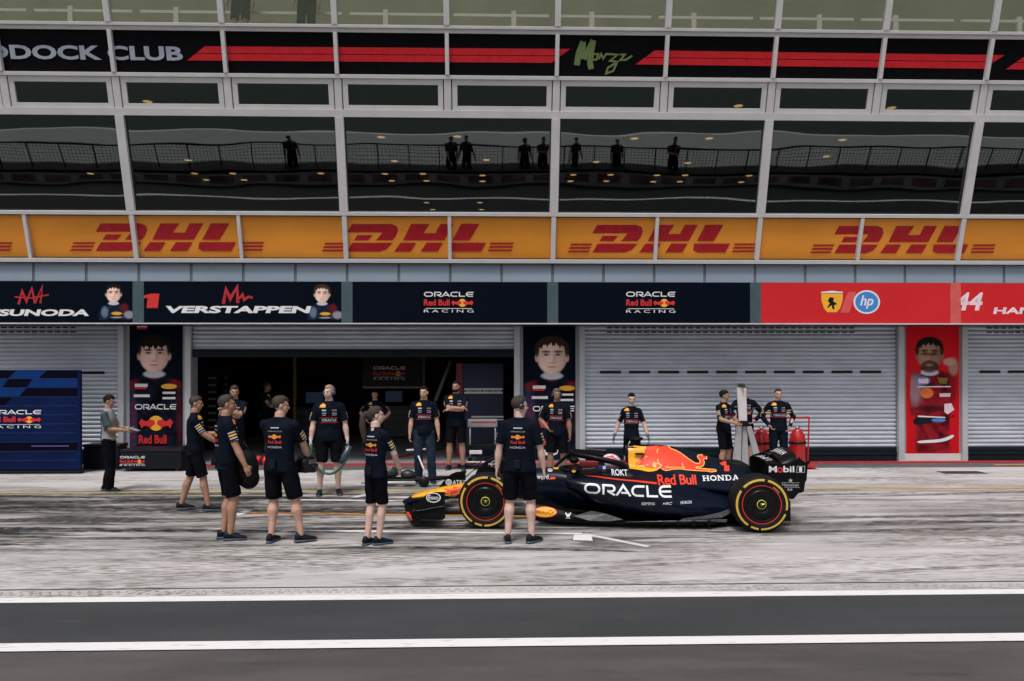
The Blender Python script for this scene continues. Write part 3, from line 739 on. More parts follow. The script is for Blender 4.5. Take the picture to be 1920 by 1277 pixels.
def raster_suit(par, cx_, y0, clip, skin, hair, fringe):
    X, Y, xs, zs = pgrid(clip[0], clip[1], 604, clip[2], 120, 290, YP-.0025)
    U, V = X-cx_, Y-y0; img = np.zeros(X.shape+(3,))+np.array((.0018,.0050,.0125)); img = img*(1+.9*np.clip(1-np.abs(U+10)/60, 0, 1)*np.clip((V-0)/200, 0, 1))[..., None]
    body = np.clip((V-(70+.30*np.abs(U)**1.05)+2)/4, 0, 1)*np.clip((51+.02*V-np.abs(U))/3, 0, 1)
    fold = .75+.9*np.clip(fbm(U+.3*V, V, .05), -1, 1)+.3*np.clip(-U/50, 0, 1)
    img = lay(img, body, np.array((.008,.011,.022))[None, None, :]*fold[..., None])
    img = lay(img, body*.85*ell_a(U, V, -46, 175, 14, 90, .3), (.010,.040,.085)); img = lay(img, body*.7*ell_a(U, V, -40, 165, 7, 55, .5)*(.6+.4*np.sin(V*.4)), (.16,.012,.05)); img = lay(img, body*.8*ell_a(U, V, -41, 92, 12, 10, .5), (.20,.012,.025)); img = lay(img, body*.8*ell_a(U, V, 41, 92, 12, 10, .5), (.20,.012,.025)); img = lay(img, body*.5*ell_a(U, V, 48, 150, 6, 60, .5), (.10,.010,.02))
    img = lay(img, .8*ell_a(U, V, 0, 80, 10, 4, .4), (.20,.02,.02))
    img = paint_head(img, U, V, skin, hair, fringe); raster("portrait", xs, zs, img, YP-.0025, par)
def raster_red(par):
    X, Y, xs, zs = pgrid(1701, 1797, 604, 850, 120, 280, YP-.0025)
    U, V = (X-1743)*1.12, (Y-631)*1.12-2; img = np.zeros(X.shape+(3,))+np.array((.60,.010,.018)); img = img*(.85+.3*np.clip(1-(Y-604)/260, 0, 1))[..., None]
    body = np.maximum(np.clip((V-(66+.22*np.abs(U-2))+2)/4, 0, 1)*np.clip((44-.0*V-np.abs(U-2))/3, 0, 1)*np.clip((165-V)/4, 0, 1), np.clip((V-150)/5, 0, 1)*np.clip((38-np.abs(U-6))/3, 0, 1))
    fold = .8+.75*np.clip(fbm(U+.5*V, V-.4*U, .055), -1, 1)
    img = lay(img, body, np.array((.26,.012,.022))[None, None, :]*fold[..., None])
    img = lay(img, .8*body*ell_a(U, V, -30, 110, 16, 30, .5), (.42,.25,.30)); img = lay(img, .7*ell_a(U, V, 46, 100, 10, 45, .3), (.16,.010,.018)); img = lay(img, .9*ell_a(U, V, 50, 62, 10, 18, .3), (.40,.24,.19)); img = lay(img, .9*ell_a(U, V, 42, 52, 13, 8, .3), (.50,.33,.26))
    img = lay(img, .8*ell_a(U, V, 6, 150, 36, 7, .4), (.03,.008,.012)); img = lay(img, .5*ell_a(U, V, -20, 200, 5, 60, .8), (.10,.005,.01)); img = lay(img, .6*body*ell_a(U, V, 20, 135, 30, 9, .5), (.34,.018,.03))
    V2 = V+0; img = paint_head(img, U*1.08, V2, (.40,.22,.155), (.016,.011,.010), False, beard=True); img = lay(img, .6*ell_a(U, V2, 0, 36, 20, 3.5, .3), (.05,.03,.02))
    raster("portrait", xs, zs, img, YP-.0025, par)
def smooth_loop(p, n_=3):
    if len(p) < 6: return list(p)
    out = []; m_ = len(p)
    for i in range(m_):
        a, b, c, d = p[i-1], p[i], p[(i+1) % m_], p[(i+2) % m_]
        for k in range(n_):
            f = k/n_; out.append(tuple(.5*(2*b[j]+(c[j]-a[j])*f+(2*a[j]-5*b[j]+4*c[j]-d[j])*f*f+(3*b[j]-a[j]-3*c[j]+d[j])*f**3)*1.0 for j in (0, 1)))
    return out
def T(s, x0, y0, x1, y1, bold=.02, sh=0.0, space=1.0, f=hbox): return fit(text2d(s, bold, sh, space), *f(x0, y0, x1, y1))
sig1 = [stroke2d([hp(35,570),hp(42,545),hp(50,565),hp(60,540),hp(66,568)], .05), stroke2d([hp(66,568),hp(80,535),hp(76,568)], .04), stroke2d([hp(28,556),hp(60,558),hp(92,552)], .03)]
signboard(-3, M_NAVY, "navy sign board ending in SUNODA lettering and a driver's portrait at its right end", [("lettering", [(T("TSUNODA", -25, 579, 167, 592, .045, .12), M_WHT), (sig1, M_SIG)]), ("raster", (213, 564, M_HAIR0))])
sig2 = [stroke2d([hp(419,569),hp(424,542),hp(432,560),hp(445,538),hp(446,568)], .07), stroke2d([hp(448,560),hp(455,552),hp(458,562),hp(466,556),hp(474,558)], .05)]
signboard(-2, M_NAVY, "navy sign board with red figure 1, white VERSTAPPEN lettering and a driver's portrait", [("lettering", [(poly2d([[hp(*p) for p in ((275,577),(296,577),(299,550),(283,550),(268,554),(269,559),(277,558))]]), M_LOGR), (T("VERSTAPPEN", 311, 573, 584, 587, .045, .12), M_WHT), (sig2, M_SIG)]), ("raster", (604, 565, 1))])
def team_items(x0, x1, y0, y1, f=hbox):
    w_ = x1-x0; h = y1-y0; fx = lambda a: x0+a*w_; gy = lambda b: y0+b*h
    a, b, c, d = f(fx(.66), gy(.38), fx(.86), gy(.72))
    return [(group_fit(oracle2d(), *f(fx(0), gy(0), fx(1), gy(.28))), M_WHT), (fit(text2d("Red Bull", .03), *f(fx(0), gy(.38), fx(.52), gy(.68))), M_LOGR)] + bull_logo(*f(fx(.55), gy(.36), fx(1.0), gy(.74)), red=M_LOGR, sun=M_LOGY) + \
        [(rect(*f(fx(.03), gy(.795), fx(.97), gy(.825))), M_WHT), (fit(text2d("RACING", .0, 0, 1.5), *f(fx(0), gy(.86), fx(1), gy(1.0))), M_WHT)]
signboard(-1, M_NAVY, "plain navy sign board with a small centred team logo, next to the driver's name board", [("logo", team_items(795, 888, 546, 586))])
signboard(0, M_NAVY, "plain navy sign board with a small centred team logo, next to the red sign board", [("logo", team_items(1174, 1266, 546, 587))])
# red boards
M_REDB = mat("red_board", lin((204,22,30)), rough=.45, var=.06, scale=.6)
def shield(x, y, w_, h):
    P = lambda a, b: hp(x+a*w_, y+b*h)
    pl = lambda pts: poly2d([[P(*p) for p in reversed(pts)]])
    return [(pl([(-.5,-.42),(.5,-.42),(.5,-.1),(.38,.3),(.22,.5),(-.22,.5),(-.38,.3),(-.5,-.1)]), M_LOGY), (pl([(-.52,-.50),(0,-.56),(.52,-.50),(.50,-.45),(-.50,-.45)]), M_WHT),
            (pl([(-.1,-.25),(.1,-.2),(.05,-.05),(.25,.1),(.1,.15),(.12,.35),(.02,.35),(-.02,.15),(-.2,.3),(-.22,.25),(-.1,.05),(-.2,-.05)]), M_BLK)]
hpc = hp(1625, 567); rx = hp(1650, 567)[0]-hpc[0]
M_HPB = mat("logo_blue", lin((60,130,205)), rough=.5)
hpi = [(poly2d([ell(hpc[0], hpc[1], rx, rx*.88)]), M_WHT), (poly2d([ell(hpc[0], hpc[1], rx*.86, rx*.76)]), M_HPB), (shear2(([(v[0], v[1]) for v in fit(text2d("hp", .02, .25), hpc[0]-rx*.5, hpc[0]+rx*.5, hpc[1]-rx*.5, hpc[1]+rx*.5)[0]], text2d("hp", .02, .25)[1]), 0), M_WHT)]
slash = [(poly2d([[hp(1575,587), hp(1592,587), hp(1605,548), hp(1590,548)]]), mat("pale_red", lin((214,84,84)), rough=.5))]
signboard(1, M_REDB, "red sign board with a yellow shield and a round blue and white logo", [("logo", shield(1560, 567, 40, 38)+slash+hpi)])
M_PNK = mat("white_print", lin((235,205,215)), rough=.5)
signboard(2, M_REDB, "red sign board with white figure 44 at the right edge of the photo", [("race_number", [(T("44", 1790, 549, 1843, 583, .03, .2), M_PNK)]), ("lettering", [(T("HAMILTON", 1862, 577, 2040, 590, .04, .1), M_PNK)])])
signboard(-4, M_NAVY, "navy sign board out of the picture beside the SUNODA board", [])
signboard(3, M_REDB, "red sign board out of the picture beyond the figure 44 board", [])

# pillar posters (flat prints) ------------------------------------------------
YP = -.045
def pp(px, py): p = at_y(px, py, YP); return p.x, p.z
def pbox(x0, y0, x1, y1): a = pp(x0, y0); b = pp(x1, y1); return a[0], b[0], b[1], a[1]
def poster(px0, px1, py1, m, label, items):
    a, b, c, d = pbox(px0, 603, px1, py1)
    o = MB().box(a, b, YP, -.031, c, 3.035).build("poster", m); base = Vector(((a+b)/2, YP, c)); at_base(o, base); XF[o.name] = Matrix.Translation(base); tag(o, label, "poster")
    for nm, it in items:
        if nm == 'raster': it(o)
        else: flat_art(nm, it, (0, YP, 0), (1,0,0), (0,0,1), o, .006)
    return o
def suit_portrait(cx_, y0, sk, hair, clip, hairlow=False):
    """life-size driver in dark overalls; coordinates in photo pixels relative to (cx, y0 = top of hair)"""
    pl = lambda *pts: poly2d([[pp(min(max(cx_+a, clip[0]), clip[1]), min(y0+b, clip[2])) for a, b in reversed(smooth_loop(pts))]])
    bx = lambda a, b, c, d: rect(*pbox(max(cx_+a, clip[0]), y0+b, min(cx_+c, clip[1]), y0+d))
    D = mat("printed_overalls", (.010,.013,.026), rough=.5); RD = mat("printed_dark_red", (.16,.008,.02), rough=.5); SH = mat("printed_blue_shade", (.012,.035,.075), rough=.5)
    it = [([bx(-36,92,-12,98), bx(16,107,40,111), bx(16,117,40,121), bx(-38,112,-8,117)], M_WHT), (poly2d([[pp(cx_+28+15*math.cos(R(a)), y0+97-5*math.sin(R(a))) for a in range(0, 360, 20)]]), M_LOGY),
          (bx(-36,98,-14,102), M_RED), (group_fit(oracle2d(), *pbox(cx_-36, y0+129, min(cx_+42, clip[1]), y0+141)), M_WHT)]
    a, b, c, d = pbox(cx_-28, y0+152, cx_+36, y0+180)
    it += bull_logo(a, b, c, d, red=M_LOGR, sun=M_LOGY)+[(fit(text2d("Red Bull", .03), *pbox(cx_-28, y0+188, cx_+24, y0+204)), M_LOGR), (pl((-20,212),(-14,212),(-8,218),(0,212),(8,218),(10,212),(12,214),(6,222),(-14,222)), M_WHT)]
    return it
sk1 = (mat("print_skin_a", lin((214,170,155)), rough=.5, var=.06), mat("print_skin_a_shade", lin((165,112,98)), rough=.5), mat("print_skin_a_line", lin((130,70,62)), rough=.5))
sk2 = (mat("print_skin_b", lin((215,176,160)), rough=.5, var=.06), mat("print_skin_b_shade", lin((160,115,102)), rough=.5), mat("print_skin_b_line", lin((140,80,72)), rough=.5))
flag1 = [("emblem", [(rect(*pbox(257,604,276,617)), M_RED), (rect(*pbox(257,611,276,613)), M_WHT)])]
poster(243, 342, 838, M_NAVY, "navy pillar poster of a dark fringed driver in black overalls, beside the open garage", [("raster", lambda o: raster_suit(o, 289, 627, (244,341,838), (.92,.62,.53), (.014,.010,.009), True)), ("lettering", suit_portrait(289, 627, sk1, M_HAIR0, (245,340,838), True))]+flag1)
poster(981, 1079, 862, M_NAVY, "navy pillar poster of a short haired driver in dark overalls, above the racing car", [("raster", lambda o: raster_suit(o, 1035, 631, (982,1078,862), (.95,.68,.58), (.040,.025,.017), False)), ("lettering", suit_portrait(1035, 631, sk2, M_HAIR0, (983,1077,862)))])
def red_portrait():
    X = lambda x: 1680+x/4.56; Y = lambda y: 600+y/4.56
    pl = lambda *pts: poly2d([[pp(X(a), Y(b)) for a, b in reversed(smooth_loop(pts))]])
    RS = mat("printed_crimson", lin((150,28,38)), rough=.5, var=.08); RS2 = mat("printed_crimson_dark", lin((100,18,28)), rough=.5); SK = mat("print_skin_c", lin((130,88,70)), rough=.5, var=.1); SKD = mat("print_skin_c_shade", lin((70,42,34)), rough=.5)
    return [(pl((170,840),(430,850),(480,815),(480,835),(300,880),(165,900)), M_BLK), (pl((185,820),(420,832),(420,842),(185,832)), M_WHT),
            (poly2d([[pp(X(230+62*math.cos(R(a))), Y(522-36*math.sin(R(a)))) for a in range(0, 360, 20)]]), M_HPB), (pl((190,505),(275,505),(275,545),(190,545)), M_PNK), (poly2d([[pp(X(262+55*math.cos(R(a))), Y(628-45*math.sin(R(a)))) for a in range(0, 360, 20)]]), mat("print_orange", lin((228,120,60)), rough=.5)),
            (pl((350,495),(440,500),(430,550),(370,545)), mat("print_olive", (.2,.16,.03), rough=.5)), (pl((180,570),(465,568),(465,578),(180,580)), M_WHT), (pl((370,630),(465,630),(460,660),(370,660)), M_PNK),
            (pl((200,1035),(380,1020),(480,985),(480,1010),(390,1045),(200,1055)), M_WHT), (poly2d([[pp(X(360+62*math.cos(R(a))), Y(860-16*math.sin(R(a)))) for a in range(0, 360, 20)]]), M_HPB), (pl((410,720),(470,715),(495,770),(440,810),(410,790)), M_PNK)]
poster(1699, 1799, 851, mat("red_poster", lin((215,22,32)), rough=.45, var=.05), "red pillar poster of a bearded driver in a crimson race suit raising one hand", [("raster", lambda o: raster_red(o)), ("lettering", red_portrait())])
MB().box(pp(1690,800)[0], pp(1808,800)[0], -.05, -.034, .03, pp(1700,851)[1]-.004).build("kick_plate", M_WALU, B)
# ================================================================== RACING CAR
_Pr, _Pf = at_d(1428.5, 947.4, 10.24), at_d(909.6, 943.3, 10.5)
CA = math.atan2(_Pr.y-_Pf.y, _Pr.x-_Pf.x); _ca, _sa = math.cos(CA), math.sin(CA)
CO = Vector((_Pf.x-_sa, _Pf.y+_ca, 0.0))          # ground point under the middle of the front axle; +x runs to the tail, -y is the near side
def Q(px, py, yl):
    r = ray(px, py); o = CP-CO
    ly0 = -_sa*o.x+_ca*o.y; dl = -_sa*r.x+_ca*r.y; t = (yl-ly0)/dl
    return _ca*(o.x+t*r.x)+_sa*(o.y+t*r.y), CAM_H+t*r.z
CAR = thing("racing_car", "dark navy single seater racing car with yellow airbox and red charging bull passing the crew", "racing car", (CO.x, CO.y, 0), CA)
C_NAVY = mat("car_navy", (.0028,.007,.021), rough=.30, coat=.40, spec=.4, var=.10, scale=3)
C_CARB = mat("car_carbon", (.006,.0065,.008), rough=.42, coat=.12, spec=.3, var=.25, scale=30)
C_YEL = mat("car_yellow", (.95,.42,.01), rough=.38, coat=.2, var=.04)
C_ORED = mat("car_red", (.85,.055,.015), rough=.38, coat=.15, var=.04)
C_YLN = mat("car_line_yellow", (.95,.50,.10), rough=.4, var=.02)
C_WHT = mat("car_white", (.78,.78,.82), rough=.4, var=.03)
C_BLK = mat("car_black", (.004,.004,.005), rough=.5)
C_TYRE = mat("tyre_rubber", (.014,.014,.016), rough=.6, spec=.35, var=.25, scale=30, bump=.15, bscale=60)
C_RIM = mat("wheel_cover", (.006,.0065,.008), rough=.32, coat=.15, spec=.35, var=.1)
C_SHEEN = mat("carbon_sky_sheen", (.075,.08,.088), rough=.28, coat=.4, var=.2, scale=20)  # dark carbon with the sky's reflection put into its grey
C_TYEL = mat("tyre_yellow", (.62,.40,.05), rough=.55, var=.12, scale=25)
C_RRED = mat("rim_red", (.65,.02,.02), rough=.4); C_RLIME = mat("hub_lime", (.55,.60,.02), rough=.45)
def cr1(p, t):
    n_ = len(p); i = min(int(t), n_-2); f = t-i
    a = p[max(i-1, 0)]; b = p[i]; c = p[i+1]; d = p[min(i+2, n_-1)]
    return tuple(.5*((2*b_)+(-a_+c_)*f+(2*a_-5*b_+4*c_-d_)*f*f+(-a_+3*b_-3*c_+d_)*f**3) for a_, b_, c_, d_ in zip(a, b, c, d))
def loft(mb, secs, nx=5, ns=4, closed=True, mi=None, caps=True):
    """secs: [(x, [(y, z)...])]; smooth both ways"""
    rings = []
    for i in range((len(secs)-1)*nx+1):
        t = i/nx; pts = []
        m_ = len(secs[0][1])
        col = [cr1([(s_[0], s_[1][j][0], s_[1][j][1]) for s_ in secs], t) for j in range(m_)]
        if closed:
            ext = [col[-1]]+col+[col[0], col[1]]
            for j in range(m_):
                for k in range(ns): pts.append(cr1(ext, 1+j+k/ns))
        else:
            for k in range((m_-1)*ns+1): pts.append(cr1(col, k/ns))
        rings.append(pts)
    return mb.rings(rings, caps and closed, mi, loop=closed)
def sup(y0, w_, zb, zt, n_=16, e=2.6):
    out = []
    for k in range(n_):
        a = 2*math.pi*k/n_+math.pi/2; c_, s_ = math.cos(a), math.sin(a)
        out.append((y0+w_*math.copysign(abs(c_)**(2/e), c_), (zb+zt)/2+(zt-zb)/2*math.copysign(abs(s_)**(2/e), s_)))
    return out
def cpart(mb, name, m, parent=CAR, smooth=True, bevel=0.0): return mb.build(name, m, parent, world=False, smooth=smooth, bevel=bevel, auto=None)
# monocoque and nose
ch = MB()
loft(ch, [(-1.30, sup(0,.05,.165,.205)), (-1.22, sup(0,.115,.150,.250)), (-1.12, sup(0,.145,.155,.292)), (-.90, sup(0,.16,.18,.355)), (-.70, sup(0,.165,.22,.405)), (-.50, sup(0,.17,.26,.44)),
          (-.20, sup(0,.18,.29,.515)), (.20, sup(0,.20,.27,.615)), (.62, sup(0,.225,.22,.685)), (.95, sup(0,.28,.16,.70,e=3)), (1.20, sup(0,.34,.12,.66,e=3.4)), (1.60, sup(0,.37,.10,.655,e=3.6)), (2.0, sup(0,.36,.09,.68,e=3)), (2.4, sup(0,.3,.09,.62))], 6, 2)
chassis = cpart(ch, "monocoque", C_NAVY)
# yellow nose tip sleeve, red bull patch is art on the nose
ns = MB(); g_ = .004
loft(ns, [(-1.165, sup(0,.09,.262,.276)), (-1.12, sup(0,.145,.245,.298)), (-.90, sup(0,.16+g_,.25,.355+g_)), (-.70, sup(0,.165+g_,.27,.405+g_)), (-.50, sup(0,.17+g_,.30,.44+g_)), (-.34, sup(0,.172+g_,.34,.472+g_))], 5, 2)
nose = cpart(ns, "nose_cone", C_YEL)
bv = bvh_of(chassis, nose)
def ql(pts, yl): return [Q(a, b, yl) for a, b in pts]
def wart(name, items, bvh, par, D=(0,1,0), yl=-1.5, off=.003, step=.05): return wrap_art(name, items, (0, yl, 0), (1,0,0), (0,0,1), D, bvh, par, off, step)
# red bull on the nose
nz = lambda x, y: Q(740+x/9.825, 870+y/9.825, -.15)
wart("bull_emblem", [(poly2d([[nz(a, b) for a, b in [(905,470),(940,420),(1060,385),(1130,388),(1245,430),(1230,500),(1190,540),(1165,560),(1120,600),(1060,600),(1040,570),(990,580),(915,560)]]]), C_ORED),
     ([stroke2d([nz(a, b) for a, b in q], .010) for q in ([(930,490),(960,515),(990,540),(1020,510),(1010,550),(1040,570)], [(1060,590),(1090,545),(1120,560),(1150,535),(1190,545)], [(915,575),(980,570),(1030,590)], [(1180,500),(1185,545)])], C_YLN)], bv, nose)
# cockpit opening, headrest surround and its red lining
ck = MB()
rim = [(.98,.0)]+[(.98+.12*(1-math.cos(R(a)))+0, -.21*math.sin(R(a))) for a in (25,50,75,90)]+[(1.45,-.235),(1.72,-.225),(1.86,-.14),(1.88,0)]
rimf = rim+[(x, -y) for x, y in reversed(rim[1:-1])]
ck.tube([(x, y, .68+(.03 if x > 1.4 else .0)) for x, y in rimf]+[(rimf[0][0], 0, .68)], .035, 8)
cpart(ck, "cockpit_rim", C_CARB)
MB().prism([(x, y*.98, .672) for x, y in rimf], (0,0,.006)).build("cockpit_dark", C_BLK, CAR, world=False)  # black sheet under the rim, painting the shade inside the open cockpit
hr = MB(); hr.box(1.25,1.86,.16,.25,.68,.775); hr.box(1.50,1.86,-.27,-.20,.68,.745); hr.box(1.80,1.92,-.2,.2,.68,.79)
cpart(hr, "headrest", mat("headrest_red", (.16,.006,.010), rough=.6), bevel=.015)
tg = MB(); _a = Q(1123,873,-.33); _b = Q(1137,886,-.33)
tg.box(_a[0], _b[0], -.335, -.29, _b[1], _a[1], 0); tg.box(_a[0]+.004, (_a[0]+_b[0])/2-.01, -.341, -.336, _b[1]+.0, _b[1]+.035, 1); tg.box((_a[0]+_b[0])/2, _b[0]-.01, -.341, -.336, _b[1]+.04, _a[1]-.01, 2); tg.box((_a[0]+_b[0])/2-.01, _b[0]-.03, -.342, -.337, _b[1]+.01, _b[1]+.035, 2)
cpart(tg, "cockpit_patch", [mat("patch_blue", (.01,.04,.22), rough=.4), C_ORED, C_WHT], smooth=False, bevel=.006)
# halo
def halo():
    m_ = MB(); top = [(1.02,-.0,.70)]
    side = [(1.90,-.30,.735),(1.78,-.305,.80),(1.58,-.295,.845),(1.36,-.25,.885),(1.20,-.16,.905),(1.13,-.0,.910),(1.20,.16,.905),(1.36,.25,.885),(1.58,.295,.845),(1.78,.305,.80),(1.90,.30,.735)]
    sm = [cr1(side, i/4) for i in range((len(side)-1)*4+1)]; m_.tube(sm, .040, 12)
    pl_ = [(.86,0,.665),(.92,0,.735),(.99,0,.80),(1.07,0,.865),(1.135,0,.905)]; m_.tube([cr1(pl_, i/4) for i in range(17)], [.018+.012*i/16 for i in range(17)], 10)
    return m_
hl = cpart(halo(), "halo", C_CARB)
fa = MB(); fa.tube([cr1([(1.15,.03,.945),(1.22,.17,.938),(1.37,.265,.915),(1.58,.31,.878),(1.70,.318,.850)], i/4) for i in range(17)], .010, 6); cpart(fa, "halo_fairing", C_CARB, hl)
flat_art("lettering", [(fit(text2d("IBOARD", .02), 0, .34, 0, .028), C_WHT)], (1.30,.17,.943), (1,.22,-.09), (0,-.5,.9), hl, .0, world=False)
# sidepods (near one carries the lettering)
PODS = [(1.06, [(-.25,.655),(-.46,.655),(-.62,.640),(-.68,.600),(-.66,.535),(-.55,.50),(-.25,.49)]),
        (1.22, [(-.25,.675),(-.48,.668),(-.68,.640),(-.765,.575),(-.75,.480),(-.60,.420),(-.25,.38)]),
        (1.45, [(-.25,.690),(-.48,.675),(-.70,.635),(-.80,.545),(-.79,.430),(-.66,.300),(-.25,.20)]),
        (1.80, [(-.24,.705),(-.45,.680),(-.68,.615),(-.80,.510),(-.80,.390),(-.70,.230),(-.30,.11)]),
        (2.20, [(-.22,.705),(-.40,.650),(-.61,.555),(-.77,.440),(-.79,.320),(-.72,.165),(-.30,.09)]),
        (2.60, [(-.18,.670),(-.33,.580),(-.52,.470),(-.70,.365),(-.75,.270),(-.70,.150),(-.30,.09)]),
        (3.00, [(-.14,.600),(-.25,.490),(-.41,.390),(-.57,.300),(-.63,.240),(-.60,.160),(-.28,.09)]),
        (3.30, [(-.11,.530),(-.18,.420),(-.29,.330),(-.42,.265),(-.47,.225),(-.45,.175),(-.24,.10)]),
        (3.55, [(-.08,.470),(-.12,.380),(-.18,.300),(-.26,.250),(-.29,.225),(-.28,.190),(-.18,.13)])]
pods = []
for sgn in (1, -1):
    m_ = MB(); loft(m_, [(x, [(y*sgn, z) for y, z in s_]) for x, s_ in PODS], 6, 4, closed=True); pods.append(cpart(m_, "sidepod", C_NAVY))
pod = pods[0]
for sgn in (1, -1):
    inl = MB(); inl.add([(1.052, sgn*y, z) for y, z in [(-.30,.645),(-.46,.645),(-.60,.630),(-.655,.598),(-.635,.545),(-.55,.515),(-.30,.505)]], [tuple(range(7))]); inl.build("inlet", C_BLK, pods[0 if sgn == 1 else 1], world=False)
# engine cover with airbox and fin
def hs(l_): return [(-y, z) for y, z in l_]+[(y, z) for y, z in reversed(l_) if y > 0]
ENG = [(1.905, [(.19,.66),(.175,.76),(.150,.86),(.140,.95),(.110,1.008),(.0,1.018)]),
       (2.05, [(.23,.62),(.20,.75),(.165,.86),(.145,.95),(.11,1.015),(.0,1.028)]),
       (2.30, [(.30,.55),(.24,.72),(.175,.84),(.13,.94),(.085,1.015),(.0,1.032)]),
       (2.55, [(.34,.50),(.25,.67),(.165,.80),(.095,.90),(.040,.99),(.0,1.012)]),
       (2.80, [(.34,.46),(.25,.62),(.15,.74),(.075,.84),(.022,.93),(.0,.955)]),
       (3.07, [(.32,.42),(.22,.56),(.12,.67),(.055,.76),(.013,.85),(.0,.878)]),
       (3.35, [(.27,.38),(.18,.51),(.095,.60),(.04,.68),(.010,.77),(.0,.790)]),
       (3.62, [(.19,.34),(.13,.46),(.07,.54),(.03,.60),(.009,.66),(.0,.680)]),
       (3.80, [(.13,.32),(.09,.42),(.05,.50),(.02,.55),(.008,.585),(.0,.600)])]
m_ = MB(); loft(m_, [(x, hs(l_)) for x, l_ in ENG], 7, 3, closed=True); eng = cpart(m_, "engine_cover", C_NAVY)
m_ = MB(); m_.add([(1.899, y, z) for y, z in hs([(.10,.80),(.105,.90),(.095,.97),(.0,.995)])], [tuple(range(7))]); m_.build("air_intake", C_BLK, eng, world=False)
be = bvh_of(eng, pod, chassis)
bz = lambda x, y, yl=-.17: Q(1160+x/8, 815+y/8, yl)
bl = lambda pts, yl=-.17: poly2d([[bz(a, b, yl) for a, b in pts]])
yel = [(100,166),(445,158),(420,190),(395,240),(380,290),(340,330),(300,395),(240,440),(250,466),(350,455),(400,482),(500,495),(600,500),(565,520),(500,533),(420,535),(330,515),(250,502),(152,488),(150,440),(75,434),(100,425),(118,425),(105,350)]
red = [(445,158),(740,163),(762,190),(800,222),(880,252),(960,298),(1040,358),(1110,408),(1160,436),(1205,444),(1232,428),(1236,402),(1205,368),(1197,345),(1210,328),(1240,322),(1350,322),(1348,350),(1343,383),(1300,380),(1288,392),(1303,430),(1293,462),(1268,485),(1232,495),(1170,492),(1175,508),(1300,522),(1370,528),(1450,535),(1478,550),(1470,563),(1390,569),(1310,556),(1200,545),(1000,528),(920,515),(790,515),(740,528),(690,530),(640,512),(600,500),(500,495),(400,482),(350,455),(250,466),(240,440),(300,395),(340,330),(380,290),(395,240),(420,190)]
stk = [([(740,163),(762,190),(800,224),(880,254),(960,300),(1040,360),(1110,410),(1160,438),(1207,446),(1234,430),(1238,402),(1207,368),(1199,345),(1212,328),(1240,324),(1350,324),(1345,384),(1300,380),(1290,392),(1305,430),(1295,462),(1268,487),(1232,497),(1165,492),(1165,508),(1300,522),(1370,530),(1450,537),(1478,550),(1470,564),(1390,569),(1310,555),(1370,545)], 13),
       ([(1310,555),(1200,545),(1000,526),(920,512),(790,515),(740,528),(690,530),(640,512)], 11), ([(580,285),(583,245),(600,222)], 16), ([(583,365),(585,400),(600,435)], 14), ([(385,365),(395,335),(415,325),(435,338)], 14),
       ([(510,420),(560,430),(610,440),(630,455),(605,495),(570,495)], 16), ([(955,430),(955,470),(985,515)], 14), ([(690,497),(720,470),(730,490),(850,488),(960,500)], 10), ([(415,440),(435,460)], 20), ([(245,462),(290,440),(322,395)], 12)]
wart("bull_emblem", [(bl(yel), C_YEL), (bl(red), C_ORED), (bl([(510,415),(560,430),(550,495),(500,470)]), C_YLN), ([stroke2d([bz(a, b) for a, b in q], w_/8/139) for q, w_ in stk], C_YLN)], be, eng, off=.004, step=.035)
wart("race_number", [(poly2d([[bz(a, b, -.05) for a, b in [(1515,435),(1580,407),(1665,407),(1662,550),(1580,548),(1582,470),(1545,462)]]]), C_ORED)], be, eng)
m_ = MB(); c_ = Q(1203,851,-.18); m_.ball((c_[0]-.03, -.185, c_[1]), (.075,.03,.014), 12, 7); cpart(m_, "camera_pod", C_BLK, eng)
# T camera, antennas
tcm = MB(); a_ = Q(1182,835,0); b_ = Q(1205,822,0); tcm.box(a_[0]+.0, b_[0]-.03, -.035, .035, a_[1]-.03, b_[1], 0); tcm.ball(((a_[0]+b_[0])/2, 0, b_[1]-.005), (.10,.12,.030), 14, 7)
tcc = cpart(tcm, "onboard_camera", C_BLK, CAR, bevel=.008); m_ = MB().tube([(1.93,.0,1.02),(1.96,.0,1.08)], .006, 5); cpart(m_, "antenna", C_WHT, tcc)
# lettering on the flank
def hfit(shs, px0, py0, px1, py1, yl, slope=0.0):
    """fit upright lettering in a pixel box; slope = pixels the right end sits lower"""
    a = Q(px0, py1, yl); b = Q(px1, py0, yl)
    k = slope/(px1-px0)
    out = group_fit(shs if isinstance(shs, list) else [shs], a[0], b[0], a[1], b[1])
    return [([(v[0], v[1]-k*(v[0]-a[0])) for v in s_[0]], s_[1]) for s_ in out]
wart("lettering", [(hfit(oracle2d(), 1095, 905, 1262, 926, -.78, 9), C_WHT)], be, pod, off=.004)
wart("lettering", [(hfit(text2d("ROKT", .015), 1147, 882.5, 1177, 891, -.5, 1), C_WHT)], be, pod, off=.005)
wart("lettering", [(hfit(text2d("Red Bull", .02, .0, .95), 1232, 892, 1308, 908, -.42, 2), C_ORED)], be, pod, off=.005)
for t2, a2_, b2q in ((text2d("SIEMENS", .0), (1202, 941), (1227, 946)), (text2d("HRC", .0, .3), (1242, 941.5), (1260, 946)), (text2d("HEXAGON", .0), (1276, 941), (1298, 945.5))): wart("lettering", [(hfit(t2, *a2_, *b2q, -.75), C_WHT)], be, pod, off=.005)
wart("coach_line", [(stroke2d([Q(a, b, -.6) for a, b in [(1096,892),(1120,893.5),(1150,897),(1190,901.5),(1232,907.5)]], [.008,.010,.012,.016,.022]), C_ORED)], be, pod, off=.004)
